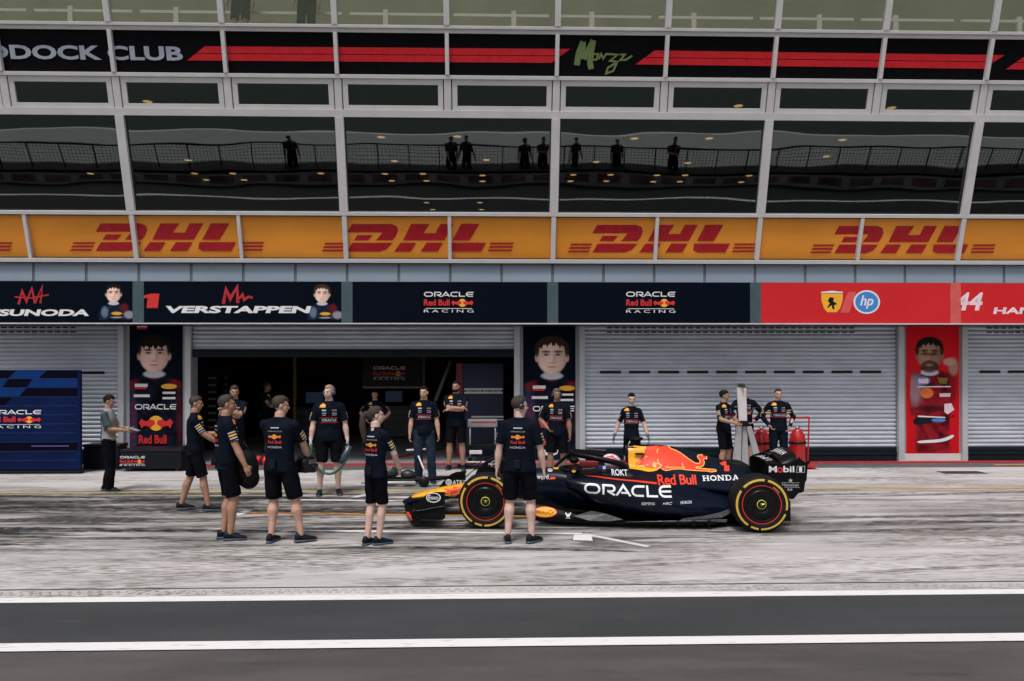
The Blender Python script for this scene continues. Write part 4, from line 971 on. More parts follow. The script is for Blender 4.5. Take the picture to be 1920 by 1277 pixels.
def slab(ch_):
    w_ = .24; s_ = []
    if ch_ == 'H': s_ = [stroke2d([(.22,0),(.22,1)], w_), stroke2d([(.92,0),(.92,1)], w_), stroke2d([(.3,.5),(.84,.5)], .16), stroke2d([(0,.07),(.46,.07)], .14), stroke2d([(0,.93),(.46,.93)], .14), stroke2d([(.68,.07),(1.14,.07)], .14), stroke2d([(.68,.93),(1.14,.93)], .14)]; W = 1.14
    if ch_ == 'O': s_ = [stroke2d(arc(.55,.5,.44,.40,0,345,20), .22, True)]; W = 1.1
    if ch_ == 'N': s_ = [stroke2d([(.2,0),(.2,1)], .18), stroke2d([(.22,.93),(.95,.07)], .26), stroke2d([(.98,0),(.98,1)], .18), stroke2d([(0,.07),(.42,.07)], .14), stroke2d([(0,.93),(.3,.93)], .14), stroke2d([(.76,.93),(1.18,.93)], .14)]; W = 1.18
    if ch_ == 'D': s_ = [stroke2d([(.25,0),(.25,1)], w_), stroke2d([(.0,.92),(.5,.92)]+arc(.55,.5,.42,.42,80,-80,12)+[(.5,.08),(.0,.08)], .17)]; W = 1.08
    if ch_ == 'A': s_ = [stroke2d([(.2,.05),(.58,1)], .14), stroke2d([(.58,1),(1.0,.05)], .26), stroke2d([(.34,.34),(.84,.34)], .13), stroke2d([(0,.07),(.42,.07)], .14), stroke2d([(.74,.07),(1.24,.07)], .14)]; W = 1.24
    return s_, W
hon = []; xx = 0
for ch_ in "HONDA":
    s_, W = slab(ch_); hon += [([(v[0]+xx, v[1]) for v in q[0]], q[1]) for q in s_]; xx += W+.10
wart("lettering", [(hfit(hon, 1315, 891.5, 1388, 900.5, -.16, 1.2), C_WHT)], be, eng, off=.006)
wart("lettering", [(hfit(text2d("sword", .005), 1003, 890.5, 1028, 898.5, -.25), C_WHT), (poly2d([[Q(a, b, -.25) for a, b in [(1029,899),(1041,898.5),(1041,894.5),(1033,894.5)]]]), C_ORED),
     (hfit(text2d("V1", .04), 1016, 877.5, 1023, 882.5, -.25), C_WHT), (stroke2d(ell(*Q(1031,883.5,-.25), .034, .015), .004, True), C_WHT), (hfit(text2d("Esso", .03), 1027.5, 881.5, 1034.5, 885.5, -.25), C_WHT),
     (poly2d([[Q(a, b, -.3) for a, b in [(1034,880),(1048,880),(1046,883),(1038,883)]]]), C_YEL), (poly2d([[Q(a, b, -.3) for a, b in [(1049,880.5),(1059,880.5),(1058,884.5),(1050,884)]]]), C_ORED)], be, chassis, off=.004)
# mirrors
for sgn in (1, -1):
    m_ = MB(); c_ = Q(1077,880,-.58); m_.ball((c_[0]+.0, -.58*sgn, c_[1]-.01), (.075,.085,.052), 16, 10); mr_ = cpart(m_, "mirror", C_BLK)
    m_ = MB(); m_.tube([(c_[0], -.50*sgn, c_[1]-.03), (c_[0]+.05, -.30*sgn, .66)], .010, 6); m_.tube([(c_[0]+.05, -.52*sgn, c_[1]+.03), (c_[0]+.10, -.32*sgn, .72)], .008, 6); cpart(m_, "mirror_arm", C_BLK, mr_)
    if sgn == 1:
        flat_art("logo", [(poly2d([ell(0, 0, .028, .017, 16)]), C_YEL)], (c_[0]-.01, -.678, c_[1]-.015), (1,0,0), (0,0,1), mr_, .0, world=False)
vn = MB().box(1.22, 1.58, -.62, -.46, .715, .722); cpart(vn, "cockpit_vane", C_BLK, smooth=False)
# floor
fl = MB(); outl = [(.66,-.42),(.85,-.62),(1.15,-.76),(1.5,-.80),(2.2,-.80),(2.85,-.80),(3.05,-.74),(3.12,-.50),(3.95,-.50)]
fl.prism([(x, y, .055) for x, y in outl]+[(x, -y, .055) for x, y in reversed(outl)], (0,0,.028)); floor_ = cpart(fl, "floor", C_CARB, smooth=False, bevel=.005)
for sgn in (1, -1):
    for q, (x0, yy, h) in enumerate(((.60,.40,.24),(.62,.52,.22),(.64,.64,.20))):
        m_ = MB(); pts = [(x0, .32-q*.02), (x0+.22, .31), (x0+.42, .22), (x0+.55, .085), (x0+.08, .085), (x0-.02, .20)]
        m_.prism([(x, -sgn*(yy+(x-x0)*.2), z) for x, z in pts], (0, .008, 0)); cpart(m_, "floor_fence", C_CARB, floor_, smooth=False)
    # scooped leading panel and edge wing
    m_ = MB(); rg = []
    for i in range(13):
        t = i/12; x = .60+t*.92; rg.append([(x, -sgn*(.70+.10*t), .30-.215*t**1.2), (x, -sgn*(.77+.05*t), .24-.15*t), (x, -sgn*.80, .13-.045*t), (x, -sgn*.79, .085-.03*t)])
    m_.rings(rg, False, loop=False); cpart(m_, "floor_panel", C_CARB, floor_)
    m_ = MB(); m_.prism([(1.16,-sgn*.815,.155),(1.36,-sgn*.83,.10),(1.62,-sgn*.83,.095),(1.80,-sgn*.82,.118),(1.60,-sgn*.74,.17),(1.40,-sgn*.68,.20)], (0,0,.006)); cpart(m_, "floor_vane", C_SHEEN, floor_, smooth=False)
    m_ = MB(); rg = []
    for i in range(16):
        t = i/15; x = 1.85+t*1.30; o_ = .05*math.sin(t*math.pi)
        rg.append([(x, -sgn*(.80+.03*math.sin(t*3)), .082+.02*t), (x, -sgn*(.86+o_*.2), .095+.05*t), (x, -sgn*(.80), .090+.05*t)])
    m_.rings(rg, False, loop=True); cpart(m_, "edge_wing", C_SHEEN, floor_)
    m_ = MB()
    for i in range(5): m_.box(2.1+i*.2, 2.112+i*.2+.03, -sgn*.84-.02, -sgn*.84+.02, .06, .10+.01*i)
    cpart(m_, "wing_bracket", C_CARB, floor_, smooth=False)
# raised carbon rear corner of the floor
for sgn in (1, -1): m_ = MB().prism([(2.55,-sgn*.79,.11),(3.10,-sgn*.76,.15),(3.38,-sgn*.52,.235),(3.42,-sgn*.48,.255),(3.1,-sgn*.5,.20),(2.7,-sgn*.62,.14)], (0,0,.006)); cpart(m_, "floor_kick", C_SHEEN, floor_, smooth=False)
bf = bvh_of(*[o for o in bpy.data.objects if o.name.startswith("floor_panel")])
rc = Q(1021.5,960.5,-.78)
wart("logo", [(poly2d([ell(rc[0], rc[1], .158, .066, 28)]), C_ORED), (poly2d([ell(rc[0], rc[1], .148, .057, 28)]), C_YEL), (group_fit([text2d("RAUCH", .0)], rc[0]-.085, rc[0]+.125, rc[1]-.024, rc[1]+.024), C_BLK), (poly2d([ell(rc[0]-.108, rc[1], .018, .022, 12)]), C_ORED)], bf, floor_, off=.012, step=.04)
vc = Q(1065,967,-.8); wart("logo", [([stroke2d([(vc[0]-.035, vc[1]+.03), (vc[0]-.01, vc[1]-.01), (vc[0], vc[1]+.012), (vc[0]+.01, vc[1]-.01), (vc[0]+.035, vc[1]+.03)], .014), rect(vc[0]-.03, vc[0]+.03, vc[1]-.034, vc[1]-.027)], C_WHT)], bf, floor_, off=.012)
# front wing
def airfoil(c, th, n_=10):
    up = [(c*t, th*math.sin(math.pi*t**.7)+.10*c*math.sin(math.pi*t)*-.4) for t in [i/n_ for i in range(n_+1)]]
    lo = [(c*t, -th*.35*math.sin(math.pi*t**.7)+.10*c*math.sin(math.pi*t)*-.4) for t in [i/n_ for i in range(n_, -1, -1)]]
    return up+lo[1:-1]
fw = []
for e, (xl, zl, c, inc, sw) in enumerate(((-1.28,.135,.20,5,.29),(-1.16,.165,.17,14,.23),(-1.05,.205,.17,20,.20),(-.94,.255,.17,26,.20))):
    m_ = MB(); rg = []
    for j in range(-12, 13):
        t = j/12; y = .945*t; at_ = abs(t); x0 = xl+sw*at_**1.3; z0 = zl-.035*at_+(.02 if at_ < .2 else 0)
        rg.append([(x0+x*math.cos(R(inc))*(1-.15*at_)-z*math.sin(R(inc)), y, z0+x*math.sin(R(inc))*(1-.15*at_)+z*math.cos(R(inc))) for x, z in airfoil(c, .010)])
    m_.rings(rg, True); 
    # mid span of every blade is red, as painted
    nf = len(rg[0])
    for i in range(len(m_.f)):
        if i < 24*nf and i//nf <= 5 and (i % nf in (0, 1, nf-1, nf-2)) and e >= 0: m_.m[i] = 1
    o = cpart(m_, "wing_element", [C_CARB, C_ORED]); fw.append(o)
EP = [Q(a, b, -1.0) for a, b in [(770,971.5),(834,972.5),(833.5,923),(815,922.6),(801,926),(790,935),(781,946),(774,960)]]
def curve_plate(pts, yf, th, name, m, par=CAR):
    m_ = MB(); P3 = [(x, yf(x, z), z) for x, z in pts]; m_.prism(P3, (0, th, 0)); return cpart(m_, name, m, par, smooth=False, bevel=.003)
dens = []
for i in range(len(EP)):
    a, b = EP[i], EP[(i+1) % len(EP)]
    for k in range(4): dens.append((a[0]+(b[0]-a[0])*k/4, a[1]+(b[1]-a[1])*k/4))
ep1 = curve_plate(dens, lambda x, z: -.985, .010, "endplate", C_CARB)
FE = [Q(a, b, .97) for a, b in [(822,915),(829,905),(838,895),(846,888.5),(856,884.5),(873,884),(873.5,935),(815,935)]]
ep2 = curve_plate(FE, lambda x, z: .965, .010, "endplate", C_CARB)
m_ = MB(); rg = []
for i in range(11):
    t = i/10; x = -.93+.40*t; z = .245-.01*math.cos(t*5)+.06*t*t
    rg.append([(x, -.985, z+.004), (x, -1.012, z), (x, -.985, z-.006)])
m_.rings(rg, True); cpart(m_, "dive_plane", C_SHEEN, ep1)
m_ = MB().box(-.98,-.56,-1.0,-.94,.118,.134); cpart(m_, "foot_plate", C_CARB, ep1, smooth=False)
e0 = Q(812.5, 932.8, -.985)
flat_art("logo", [(poly2d([ell(e0[0], e0[1], .098, .067, 28)]), C_WHT), (poly2d([ell(e0[0], e0[1], .083, .053, 28)]), C_NAVY), (group_fit([text2d("Esso", .015)], e0[0]-.066, e0[0]+.066, e0[1]-.026, e0[1]+.028), C_WHT)], (0,-.9855,0), (1,0,0), (0,0,1), ep1, .002, world=False)
fq = lambda a, b: Q(a, b, .96)
gc = fq(841, 904)
flat_art("logo", [(poly2d([ell(gc[0], gc[1], .052, .047, 20)]), C_WHT), ([stroke2d([(gc[0]-.05+.01*abs(k), gc[1]+k*.018-.004), (gc[0], gc[1]+k*.018+.004), (gc[0]+.04, gc[1]+k*.018)], .006) for k in (-1,0,1)], C_CARB), (group_fit([text2d("AT&T", .02, .1)], fq(848,0)[0], fq(873,0)[0], fq(848,909)[1], fq(848,900)[1]), C_WHT)], (0,.964,0), (1,0,0), (0,0,1), ep2, .002, world=False)
# rear wing
RWB = [Q(a, b, -.5) for a, b in [(1440,864.5),(1446,869),(1462,870.5),(1480,870),(1490,866),(1499,857),(1502,862),(1514.6,871),(1512,901),(1509.5,905),(1507,923),(1496,926),(1488,936),(1481,936.5),(1462,918),(1440,889.5)]]
rw1 = curve_plate(RWB, lambda x, z: -.505, .014, "endplate", C_CARB)
RWF = [(x, z) for x, z in RWB]; 
rw2 = curve_plate([Q(a, b, .5) for a, b in [(1405,858),(1412,853),(1425,849),(1432,846),(1440,842),(1470,846),(1472,905),(1440,905),(1405,892)]], lambda x, z: .495, .014, "endplate", C_CARB)
xl_, zl_ = Q(1440, 866, -.5)
m_ = MB(); rg = []
for j in range(-12, 13):
    t = j/12; y = .495*t; dip = .085*max(0, abs(t)-.78)/.22
    base = [(xl_-.02, .838),(xl_+.02,.826),(xl_+.10,.834),(xl_+.18,.862),(xl_+.18,.850),(xl_+.10,.820),(xl_+.02,.812)]
    rg.append([(x, y, z+.03*(1-t*t)-dip*.15) for x, z in base])
m_.rings(rg, True); main = cpart(m_, "main_plane", C_CARB)
m_ = MB(); rg = []
for j in range(-12, 13):
    t = j/12; y = .497*t
    base = [(xl_+.14,.882),(xl_+.17,.880),(xl_+.25,.905),(xl_+.37,.965),(xl_+.38,.957),(xl_+.27,.893),(xl_+.17,.868)]
    rg.append([(x, y, z+.03*(1-t*t)-.075*(max(0, abs(t)-.74)/.26)**2) for x, z in base])
m_.rings(rg, True); flap = cpart(m_, "flap", C_CARB)
Bw = bvh_of(main, flap)
def brush(ws): return [(stroke2d(p, w_)) for p, w_ in ws]
wt = [([(.9,.95),(.35,1.0),(.3,.62),(.85,.55),(.75,.1),(.1,.05)], [.22,.2,.25,.22,.2,.12]), ([(1.2,0),(1.75,1.0),(2.2,.05)], [.15,.28,.2]), ([(1.4,.35),(2.0,.38)], .14), ([(2.6,0),(2.7,1),(3.25,.1),(3.4,1.0)], [.2,.28,.24,.14]), ([(3.8,0),(3.9,1)], .22), ([(4.6,0),(4.5,1)], .22), ([(3.8,.5),(4.5,.5)], .18)]
wb = [([(.1,1),(.2,.3),(.7,.05),(1.2,.3),(1.4,1)], [.4,.45,.4,.35,.2]), ([(2.0,0),(1.95,1),(2.7,.85),(2.75,.2),(2.0,.05)], [.25,.25,.2,.25,.2]), ([(3.3,1),(3.4,.2),(3.9,.1),(4.3,1)], [.3,.3,.3,.15]), ([(5.0,1),(4.9,.1)], .2)]
wrap_art("lettering", [(group_fit(brush(wt), .02, .62, .02, .14), C_WHT)], (xl_+.20, .36, 1.3), (0,-1,0), (1,0,0), (0,0,-1), Bw, flap, .003, .05)
wrap_art("lettering", [(group_fit(brush(wb), .02, .66, .0, .13), C_WHT)], (xl_+.00, .38, 1.3), (0,-1,0), (1,0,0), (0,0,-1), Bw, main, .003, .05)
rq = lambda a, b: Q(a, b, -.507)
def rfit(sh, x0, y0, x1, y1): a = rq(x0, y1); b = rq(x1, y0); return group_fit(sh if isinstance(sh, list) else [sh], a[0], b[0], a[1], b[1])
ox = [rq(1462.5,881)]; 
st_ = [rq(1482+4.8*(1 if i % 2 == 0 else .42)*math.sin(R(36*i)), 901.5-4.4*(1 if i % 2 == 0 else .42)*math.cos(R(36*i))) for i in range(10)]
flat_art("lettering", [(rfit(text2d("M", .02), 1441.5, 874.5, 1456.5, 886), C_WHT), (stroke2d(ell(*rq(1462.5,881.8), .030, .026, 20), .020, True), C_LOG if False else M_LOGR), (rfit(text2d("bil", .02), 1468.5, 874.3, 1489, 886), C_WHT),
     (stroke2d([rq(*p) for p in ((1493,886.2),(1508,886.2),(1508.8,874.7),(1494.6,874.7))], .004, True), C_WHT), (rfit(text2d("1", .02), 1498, 876, 1503.5, 885), C_WHT),
     (poly2d([list(reversed(st_))]), mat("pale_grey_print", (.45,.45,.46), rough=.5)), (rfit(text2d("Heineken", .0), 1466, 906.5, 1497, 912.5), mat("pale_grey_print", (.45,.45,.46))), ([rect(rq(1465,0)[0], rq(1499,0)[0], rq(1480,905.6)[1], rq(1480,905.0)[1]), rect(rq(1470,0)[0], rq(1499,0)[0], rq(1480,914.6)[1], rq(1480,914)[1])], mat("pale_grey_print", (.45,.45,.46))),
     (rfit(text2d("0.0", .03), 1476, 916, 1485, 920.5), mat("pale_grey_print", (.45,.45,.46)))], (0,-.506,0), (1,0,0), (0,0,1), rw1, .002, world=False)
m_ = MB(); m_.tube([(3.78,0,.55),(3.82,0,.70),(3.90,0,.83)], [.02,.018,.015], 8); m_.box(3.84,3.98,-.03,.03,.86,.93); cpart(m_, "wing_pylon", C_CARB)
m_ = MB(); m_.rings([[(3.88+x, y, .42+z+.02*abs(y)) for x, z in airfoil(.16, .012)] for y in (-.48,-.2,0,.2,.48)], True); cpart(m_, "beam_wing", C_CARB)
m_ = MB(); m_.box(3.62,4.10,-.10,.10,.25,.40); m_.box(4.10,4.22,-.045,.045,.30,.42, 1); cpart(m_, "gearbox", [C_BLK, mat("rear_light", (.25,.01,.01), rough=.3)], smooth=False, bevel=.01)
m_ = MB(); m_.rings([[(3.4, -.48, .08), (3.4, .48, .08)], [(3.7, -.5, .12), (3.7, .5, .12)], [(4.02, -.5, .30), (4.02, .5, .30)]], False, loop=False); m_.box(3.5,4.05,-.51,-.495,.07,.34); m_.box(3.5,4.05,.495,.51,.07,.34); cpart(m_, "diffuser", C_CARB, smooth=False)
m_ = MB(); m_.tube([(3.75,0,.49),(4.05,0,.50)], .05, 14); cpart(m_, "exhaust", mat("exhaust_metal", (.12,.10,.09), rough=.4, metal=.8))
# suspension
for (ax, yb, yw, zs) in ((0.0,.17,.78,(.22,.46)), (3.56,.14,.72,(.20,.46))):
    for sgn in (1, -1):
        m_ = MB()
        for z in zs:
            for dx in (-.24, .22): m_.tube([(ax+dx, -sgn*yb, z+.05), (ax+dx*.1, -sgn*yw, z)], .014, 6)
        m_.tube([(ax+.1, -sgn*yb, .52), (ax, -sgn*yw, .26)], .013, 6); m_.tube([(ax-.02, -sgn*.6, .35), (ax-.02, -sgn*.86, .35)], .13, 16)
        cpart(m_, "suspension", C_CARB)
# wheels
def wheel(x, sgn, width, R_=.366):
    t_ = MB(); y1 = -1.0*sgn; s_ = sgn; n_ = 72
    prof = [(.235,y1+s_*.02),(.25,y1+s_*.004),(.29,y1-s_*.004),(.325,y1+s_*.002),(.348,y1+s_*.018),(R_-.006,y1+s_*.045),(R_,y1+s_*.085),(R_,y1+s_*(width-.085)),(R_-.006,y1+s_*(width-.045)),(.345,y1+s_*(width-.015)),(.25,y1+s_*width),(.235,y1+s_*(width-.02))]
    t_.lathe([(r, t) for r, t in prof], (x, 0, R_), 'Y', n_)
    w_ = thing("wheel", None, None); w_.parent = CAR; XF.pop(w_.name, None); del w_
    return t_, prof, y1
def build_wheel(x, sgn, width, R_=.366):
    y1 = -1.0*sgn; s_ = sgn
    t_ = MB()
    prof = [(.238,y1+s_*.025),(.250,y1+s_*.006),(.285,y1-s_*.004),(.322,y1+s_*.000),(.346,y1+s_*.014),(R_-.007,y1+s_*.038),(R_,y1+s_*.085),(R_,y1+s_*(width-.085)),(R_-.007,y1+s_*(width-.045)),(.345,y1+s_*(width-.015)),(.25,y1+s_*width),(.238,y1+s_*(width-.02))]
    cv = MB(); cv.lathe([(.236,y1+s_*.020),(.236,y1+s_*.012),(.226,y1+s_*.010),(.215,y1+s_*.022),(.19,y1+s_*.026),(.178,y1+s_*.012),(.165,y1+s_*.006),(.12,y1+s_*.010),(.105,y1+s_*.020),(.085,y1+s_*.030),(.07,y1+s_*.026),(.05,y1+s_*.012),(.001,y1+s_*.010)], (x, 0, R_), 'Y', 64)
    cover = cv.build("wheel", C_RIM, CAR, world=False, smooth=True)
    t_.lathe(prof, (x, 0, R_), 'Y', 72); t_.build("tyre", C_TYRE, cover, world=False, smooth=True)
    b_ = MB(); b_.lathe([(.236,y1+s_*width*.9),(.05,y1+s_*width*.8)], (x, 0, R_), 'Y', 32); b_.build("rim", C_BLK, cover, world=False, smooth=True)
    def band(r0, r1, y0, yb, a0, a1, mb, nn=None):
        nn = nn or max(2, int((a1-a0)/4)); vs = []
        for i in range(nn+1):
            a = R(a0+(a1-a0)*i/nn); vs += [(x+r0*math.cos(a), y0, R_+r0*math.sin(a)), (x+r1*math.cos(a), yb, R_+r1*math.sin(a))]
        mb.add(vs, [(2*i, 2*i+2, 2*i+3, 2*i+1) for i in range(nn)])
    m_ = MB(); band(.240, .250, y1+s_*.0045, y1+s_*.0035, 0, 360, m_); m_.build("rim_stripe", C_RRED, cover, world=False)
    m_ = MB(); band(.052, .060, y1+s_*.011, y1+s_*.015, 0, 360, m_, 32); m_.build("hub_ring", C_RLIME, cover, world=False)
    m_ = MB(); m_.ball((x, y1+s_*.012, R_), (.018,.012,.018), 10, 6)
    for i in range(6): a = R(60*i+20); m_.tube([(x, y1+s_*.006, R_), (x+.034*math.cos(a), y1+s_*.006, R_+.034*math.sin(a))], .004, 5)
    m_.build("wheel_nut", mat("nut_gold", (.35,.30,.12), rough=.3, metal=.9), cover, world=False)
    m_ = MB()
    for a0, a1 in ((-12, 76), (82, 92) if False else (84, 136), (146, 236), (244, 262), (268, 338)): 
        band(.302, .322, y1-s_*.0045, y1-s_*.0035, a0, a1, m_); band(.322, .3285, y1-s_*.0035, y1+s_*.0005, a0, a1, m_)
    band(.262, .270, y1-s_*.0015, y1-s_*.0025, 36, 58, m_); m_.build("sidewall_band", C_TYEL, cover, world=False)
    return cover
for x, wd in ((0.0, .305), (3.56, .405)):
    for sgn in (1, -1): build_wheel(x, sgn, wd)
# wheel deflectors above the front wheels and brake ducts
for sgn in (1, -1):
    m_ = MB(); rg = []
    for i in range(13):
        a = R(150-10*i); r = .405+.02*math.sin(R(i*15)); rg.append([(r*math.cos(a)*1.0, -sgn*.66, .366+r*math.sin(a)), (r*math.cos(a), -sgn*.69, .366+r*math.sin(a)), (r*.97*math.cos(a), -sgn*.66, .366+r*.97*math.sin(a))])
    m_.rings([q for q in rg], True); cpart(m_, "wheel_deflector", C_CARB)
hc = Q(926.5, 870, .60)
m_ = MB(); pts = [Q(a, b, .6) for a, b in [(893,890),(900,878),(912,866),(924,861),(936,860),(946,864),(955,876),(955,890)]]; m_.prism([(x, .60, z) for x, z in pts], (0,.02,0)); df = cpart(m_, "brake_fairing", C_CARB, smooth=False, bevel=.004)
flat_art("logo", [(stroke2d(ell(hc[0], hc[1], .050, .046, 22), .007, True), C_WHT), (group_fit([text2d("Hard Rock", .02)], hc[0]-.085, hc[0]+.085, hc[1]-.016, hc[1]+.016), C_WHT)], (0,.598,0), (1,0,0), (0,0,1), df, .002, world=False)
# ================================================================== PEOPLE
def remesh(mb, voxel, smooth=2, fac=.5, dec=None):
    me = mb.mesh("tmp", [], recalc=True); o = bpy.data.objects.new("tmp", me); COL.objects.link(o)
    md = o.modifiers.new("r", 'REMESH'); md.mode = 'VOXEL'; md.voxel_size = voxel; md.use_smooth_shade = True
    if smooth:
        ms = o.modifiers.new("s", 'SMOOTH'); ms.iterations = smooth; ms.factor = fac
    dg = bpy.context.evaluated_depsgraph_get(); dg.update()
    r = bpy.data.meshes.new_from_object(o.evaluated_get(dg)); bpy.data.objects.remove(o); bpy.data.meshes.remove(me)
    r.polygons.foreach_set('use_smooth', [True]*len(r.polygons)); return r
def mesh_obj(name, me, m, parent):
    me.materials.clear(); me.materials.append(m); o = bpy.data.objects.new(name, me); COL.objects.link(o); o.parent = parent; return o
def oval(c, rx, ry, n=14, ax=None, ay=None):
    c = Vector(c); ax = ax or Vector((1,0,0)); ay = ay or Vector((0,1,0))
    return [c+ax*rx*math.cos(2*math.pi*k/n)+ay*ry*math.sin(2*math.pi*k/n) for k in range(n)]
def limb(mb, pts, rs, n=12):
    mb.tube(pts, rs, n)
    for p, r in zip(pts, rs): mb.ball(p, r, n, 7)
def ik(a, b, l1, l2, pole):
    a, b, pole = Vector(a), Vector(b), Vector(pole); d = b-a; L = min(d.length, (l1+l2)*.998); dn = d.normalized(); b = a+dn*L
    x = (l1*l1-l2*l2+L*L)/(2*L); h = math.sqrt(max(0, l1*l1-x*x)); pp_ = (pole-dn*pole.dot(dn)).normalized(); return a+dn*x+pp_*h, b
M_SK = [mat("skin_light", (.52,.31,.235), rough=.5, var=.08, scale=14), mat("skin_tan", (.38,.205,.135), rough=.5, var=.08, scale=14), mat("skin_pale", (.60,.40,.335), rough=.5, var=.06, scale=14), mat("skin_brown", (.26,.145,.095), rough=.5, var=.08, scale=14)]
M_HR = {k: mat("hair_"+k, c, rough=.65, var=.35, scale=40, bump=.5, bscale=90) for k, c in dict(black=(.010,.008,.007), brown=(.035,.020,.013), blond=(.36,.24,.13), grey=(.10,.085,.075)).items()}
M_SHIRT = mat("navy_shirt", (.0042,.008,.019), rough=.75, var=.35, scale=7, bump=.5, bscale=9, spec=.25)
M_SHORT = mat("black_shorts", (.0045,.005,.009), rough=.85, var=.3, scale=7, bump=.5, bscale=8, spec=.2)
M_JEAN = mat("dark_jeans", (.012,.024,.045), rough=.85, var=.35, scale=9, bump=.5, bscale=10, spec=.2)
M_GREY = mat("grey_polo", (.27,.26,.26), rough=.8, var=.12, scale=8, bump=.4, bscale=10)
M_BLUEG = mat("slate_sleeve", (.045,.07,.09), rough=.8)
M_SHOE = mat("dark_trainer", (.010,.014,.024), rough=.55, var=.2); M_SOLE = mat("sole_blue_grey", (.07,.10,.14), rough=.6); M_SHOER = mat("trainer_red", (.30,.01,.03), rough=.5)
M_GLOVE = mat("pale_glove", (.50,.50,.53), rough=.7, var=.2, scale=20); M_GLOVEG = mat("grey_glove", (.09,.10,.11), rough=.7)
M_PW = mat("shirt_print_white", (.42,.43,.48), rough=.6, var=.05); M_PY = mat("shirt_print_yellow", (.78,.36,.03), rough=.6); M_PR = mat("shirt_print_red", (.52,.012,.025), rough=.6); M_PO = mat("shirt_print_orange", (.75,.22,.03), rough=.6)
M_EYE = mat("eye_dark", (.02,.015,.012), rough=.3); M_LIP = mat("lip", (.30,.12,.10), rough=.5)
HIPZ, SHZ = .945, 1.475
def person(label, px, py, head_py, face, sk=0, hair='brown', feet=((-.11,.0),(.11,.0)), lw=(-.27,.03,.84), rw=(.27,.03,.84), le=(-.4,-.8,0), re=(.4,-.8,0), headyaw=0, headpitch=0, top='shirt', bottom='shorts',
           build=1.0, headset=None, gloves=None, tail=False, beard=False, curl=.6, detail=True, lean=0.0, fmat=None, footyaw=(8,-8), socks=None, group="pit crew in navy team shirts", cat="person", depth=None, shoe=None):
    g0 = at_z(px, py, 0) if depth is None else at_y(px, 700, depth); g0.z = 0
    d = ray(px, py).normalized(); dist = (g0-CP).dot(Vector((_s, _c, 0)))
    ztop = CAM_H+(HY-head_py)/F_PX*dist; sc = ztop/1.80
    if label: sc = max(.90, min(1.10, sc))
    P = thing("person", label, cat, (g0.x, g0.y, .006 if g0.y > -11 else .0), face, group, sc)
    vx = .0095 if detail else .013
    W = build
    hipL, hipR = Vector((-.09*W, 0, HIPZ)), Vector((.09*W, 0, HIPZ))
    LN = Vector((0, lean, 0))
    shL, shR = Vector((-.178*W, -.01, SHZ-.042))+LN, Vector((.178*W, -.01, SHZ-.042))+LN
    body = MB()
    tz = [(.86,.10,.085,0),(.93,.15,.10,0),(1.02,.142,.098,0),(1.10,.132,.092,.25),(1.22,.145,.102,.5),(1.34,.165,.108,.8),(1.43,.170,.098,1),(1.49,.115,.075,1),(1.515,.06,.058,1)]
    TOR = [oval(LN*k+Vector((0,0,z)), a*W, b*W) for z, a, b, k in tz]
    body.rings(TOR)
    body.tube([LN+Vector((0,-.012,1.46)), LN+Vector((0,.004,1.60))], [.070,.062], 12)
    hc = LN+Vector((0,.012,1.665)); RH = Matrix.Rotation(R(headyaw), 3, 'Z') @ Matrix.Rotation(R(headpitch), 3, 'X')
    H = lambda x, y, z: hc+RH @ Vector((x, y, z))
    body.ball(H(0,-.012,.040), (.074,.092,.090), 16, 12, rot=RH)
    body.ball(H(0,.026,-.020), (.062,.070,.078), 16, 12, rot=RH)
    body.ball(H(0,.052,-.065), (.034,.034,.030), 12, 8, rot=RH)
    body.tube([H(0,.088,.028), H(0,.108,-.012), H(0,.090,-.018)], [.008,.013,.010], 8)
    body.ball(H(0,.078,.038), (.048,.016,.010), 10, 6, rot=RH)
    body.ball(H(0,.088,-.046), (.022,.010,.009), 10, 6, rot=RH)
    for s in (-1, 1): body.ball(H(s*.074,-.002,.004), (.010,.018,.030), 10, 7, rot=RH)
    hands = []
    for s, sh, wr, el in ((-1, shL, lw, le), (1, shR, rw, re)):
        wr = Vector(wr); e, wr = ik(sh, wr, .285, .255, el)
        limb(body, [sh, sh.lerp(e, .5), e], [.055*W, .052*W, .043]); limb(body, [e, e.lerp(wr, .35), wr], [.042, .046*W, .029])
        d_ = (wr-e).normalized(); wd = Vector((0,1,0)) if abs(d_.y) < .75 else Vector((0,0,1))
        wd = (wd-d_*wd.dot(d_)).normalized(); nrm = d_.cross(wd); 
        inward = Vector((-s, .15, 0)) if abs(d_.z) > .6 else Vector((0,-.1,-1))
        if nrm.dot(inward) < 0: nrm = -nrm
        k = MB() if gloves else body; gr = 1.18 if gloves else 1.0
        rg = [oval(wr+d_*t, a*gr, b*gr, 12, wd, nrm) for t, a, b in ((-.01,.026,.020),(.03,.036,.017),(.065,.041,.016),(.092,.039,.013))]
        k.rings(rg)
        for i, (o_, L) in enumerate(((-.030,.060),(-.010,.074),(.010,.080),(.030,.072))):
            a = wr+d_*.085+wd*o_; c1 = curl*(1+.12*i); b_ = a+(d_*math.cos(c1*.6)+nrm*math.sin(c1*.6)+wd*o_*1.2).normalized()*L*.55; c_ = b_+(d_*math.cos(c1*1.5)+nrm*math.sin(c1*1.5)).normalized()*L*.5
            k.tube([a, b_, c_], [.0088*gr,.0084*gr,.0070*gr], 8); k.ball(c_, .0070*gr, 8, 5)
        a = wr+d_*.025+wd*.030; b_ = a+(d_*.6+wd*.7+nrm*.3).normalized()*.040; c_ = b_+(d_*.9+nrm*.5).normalized()*.032
        k.tube([a, b_, c_], [.013*gr,.0105*gr,.0085*gr], 8); k.ball(c_, .0085*gr, 8, 5)
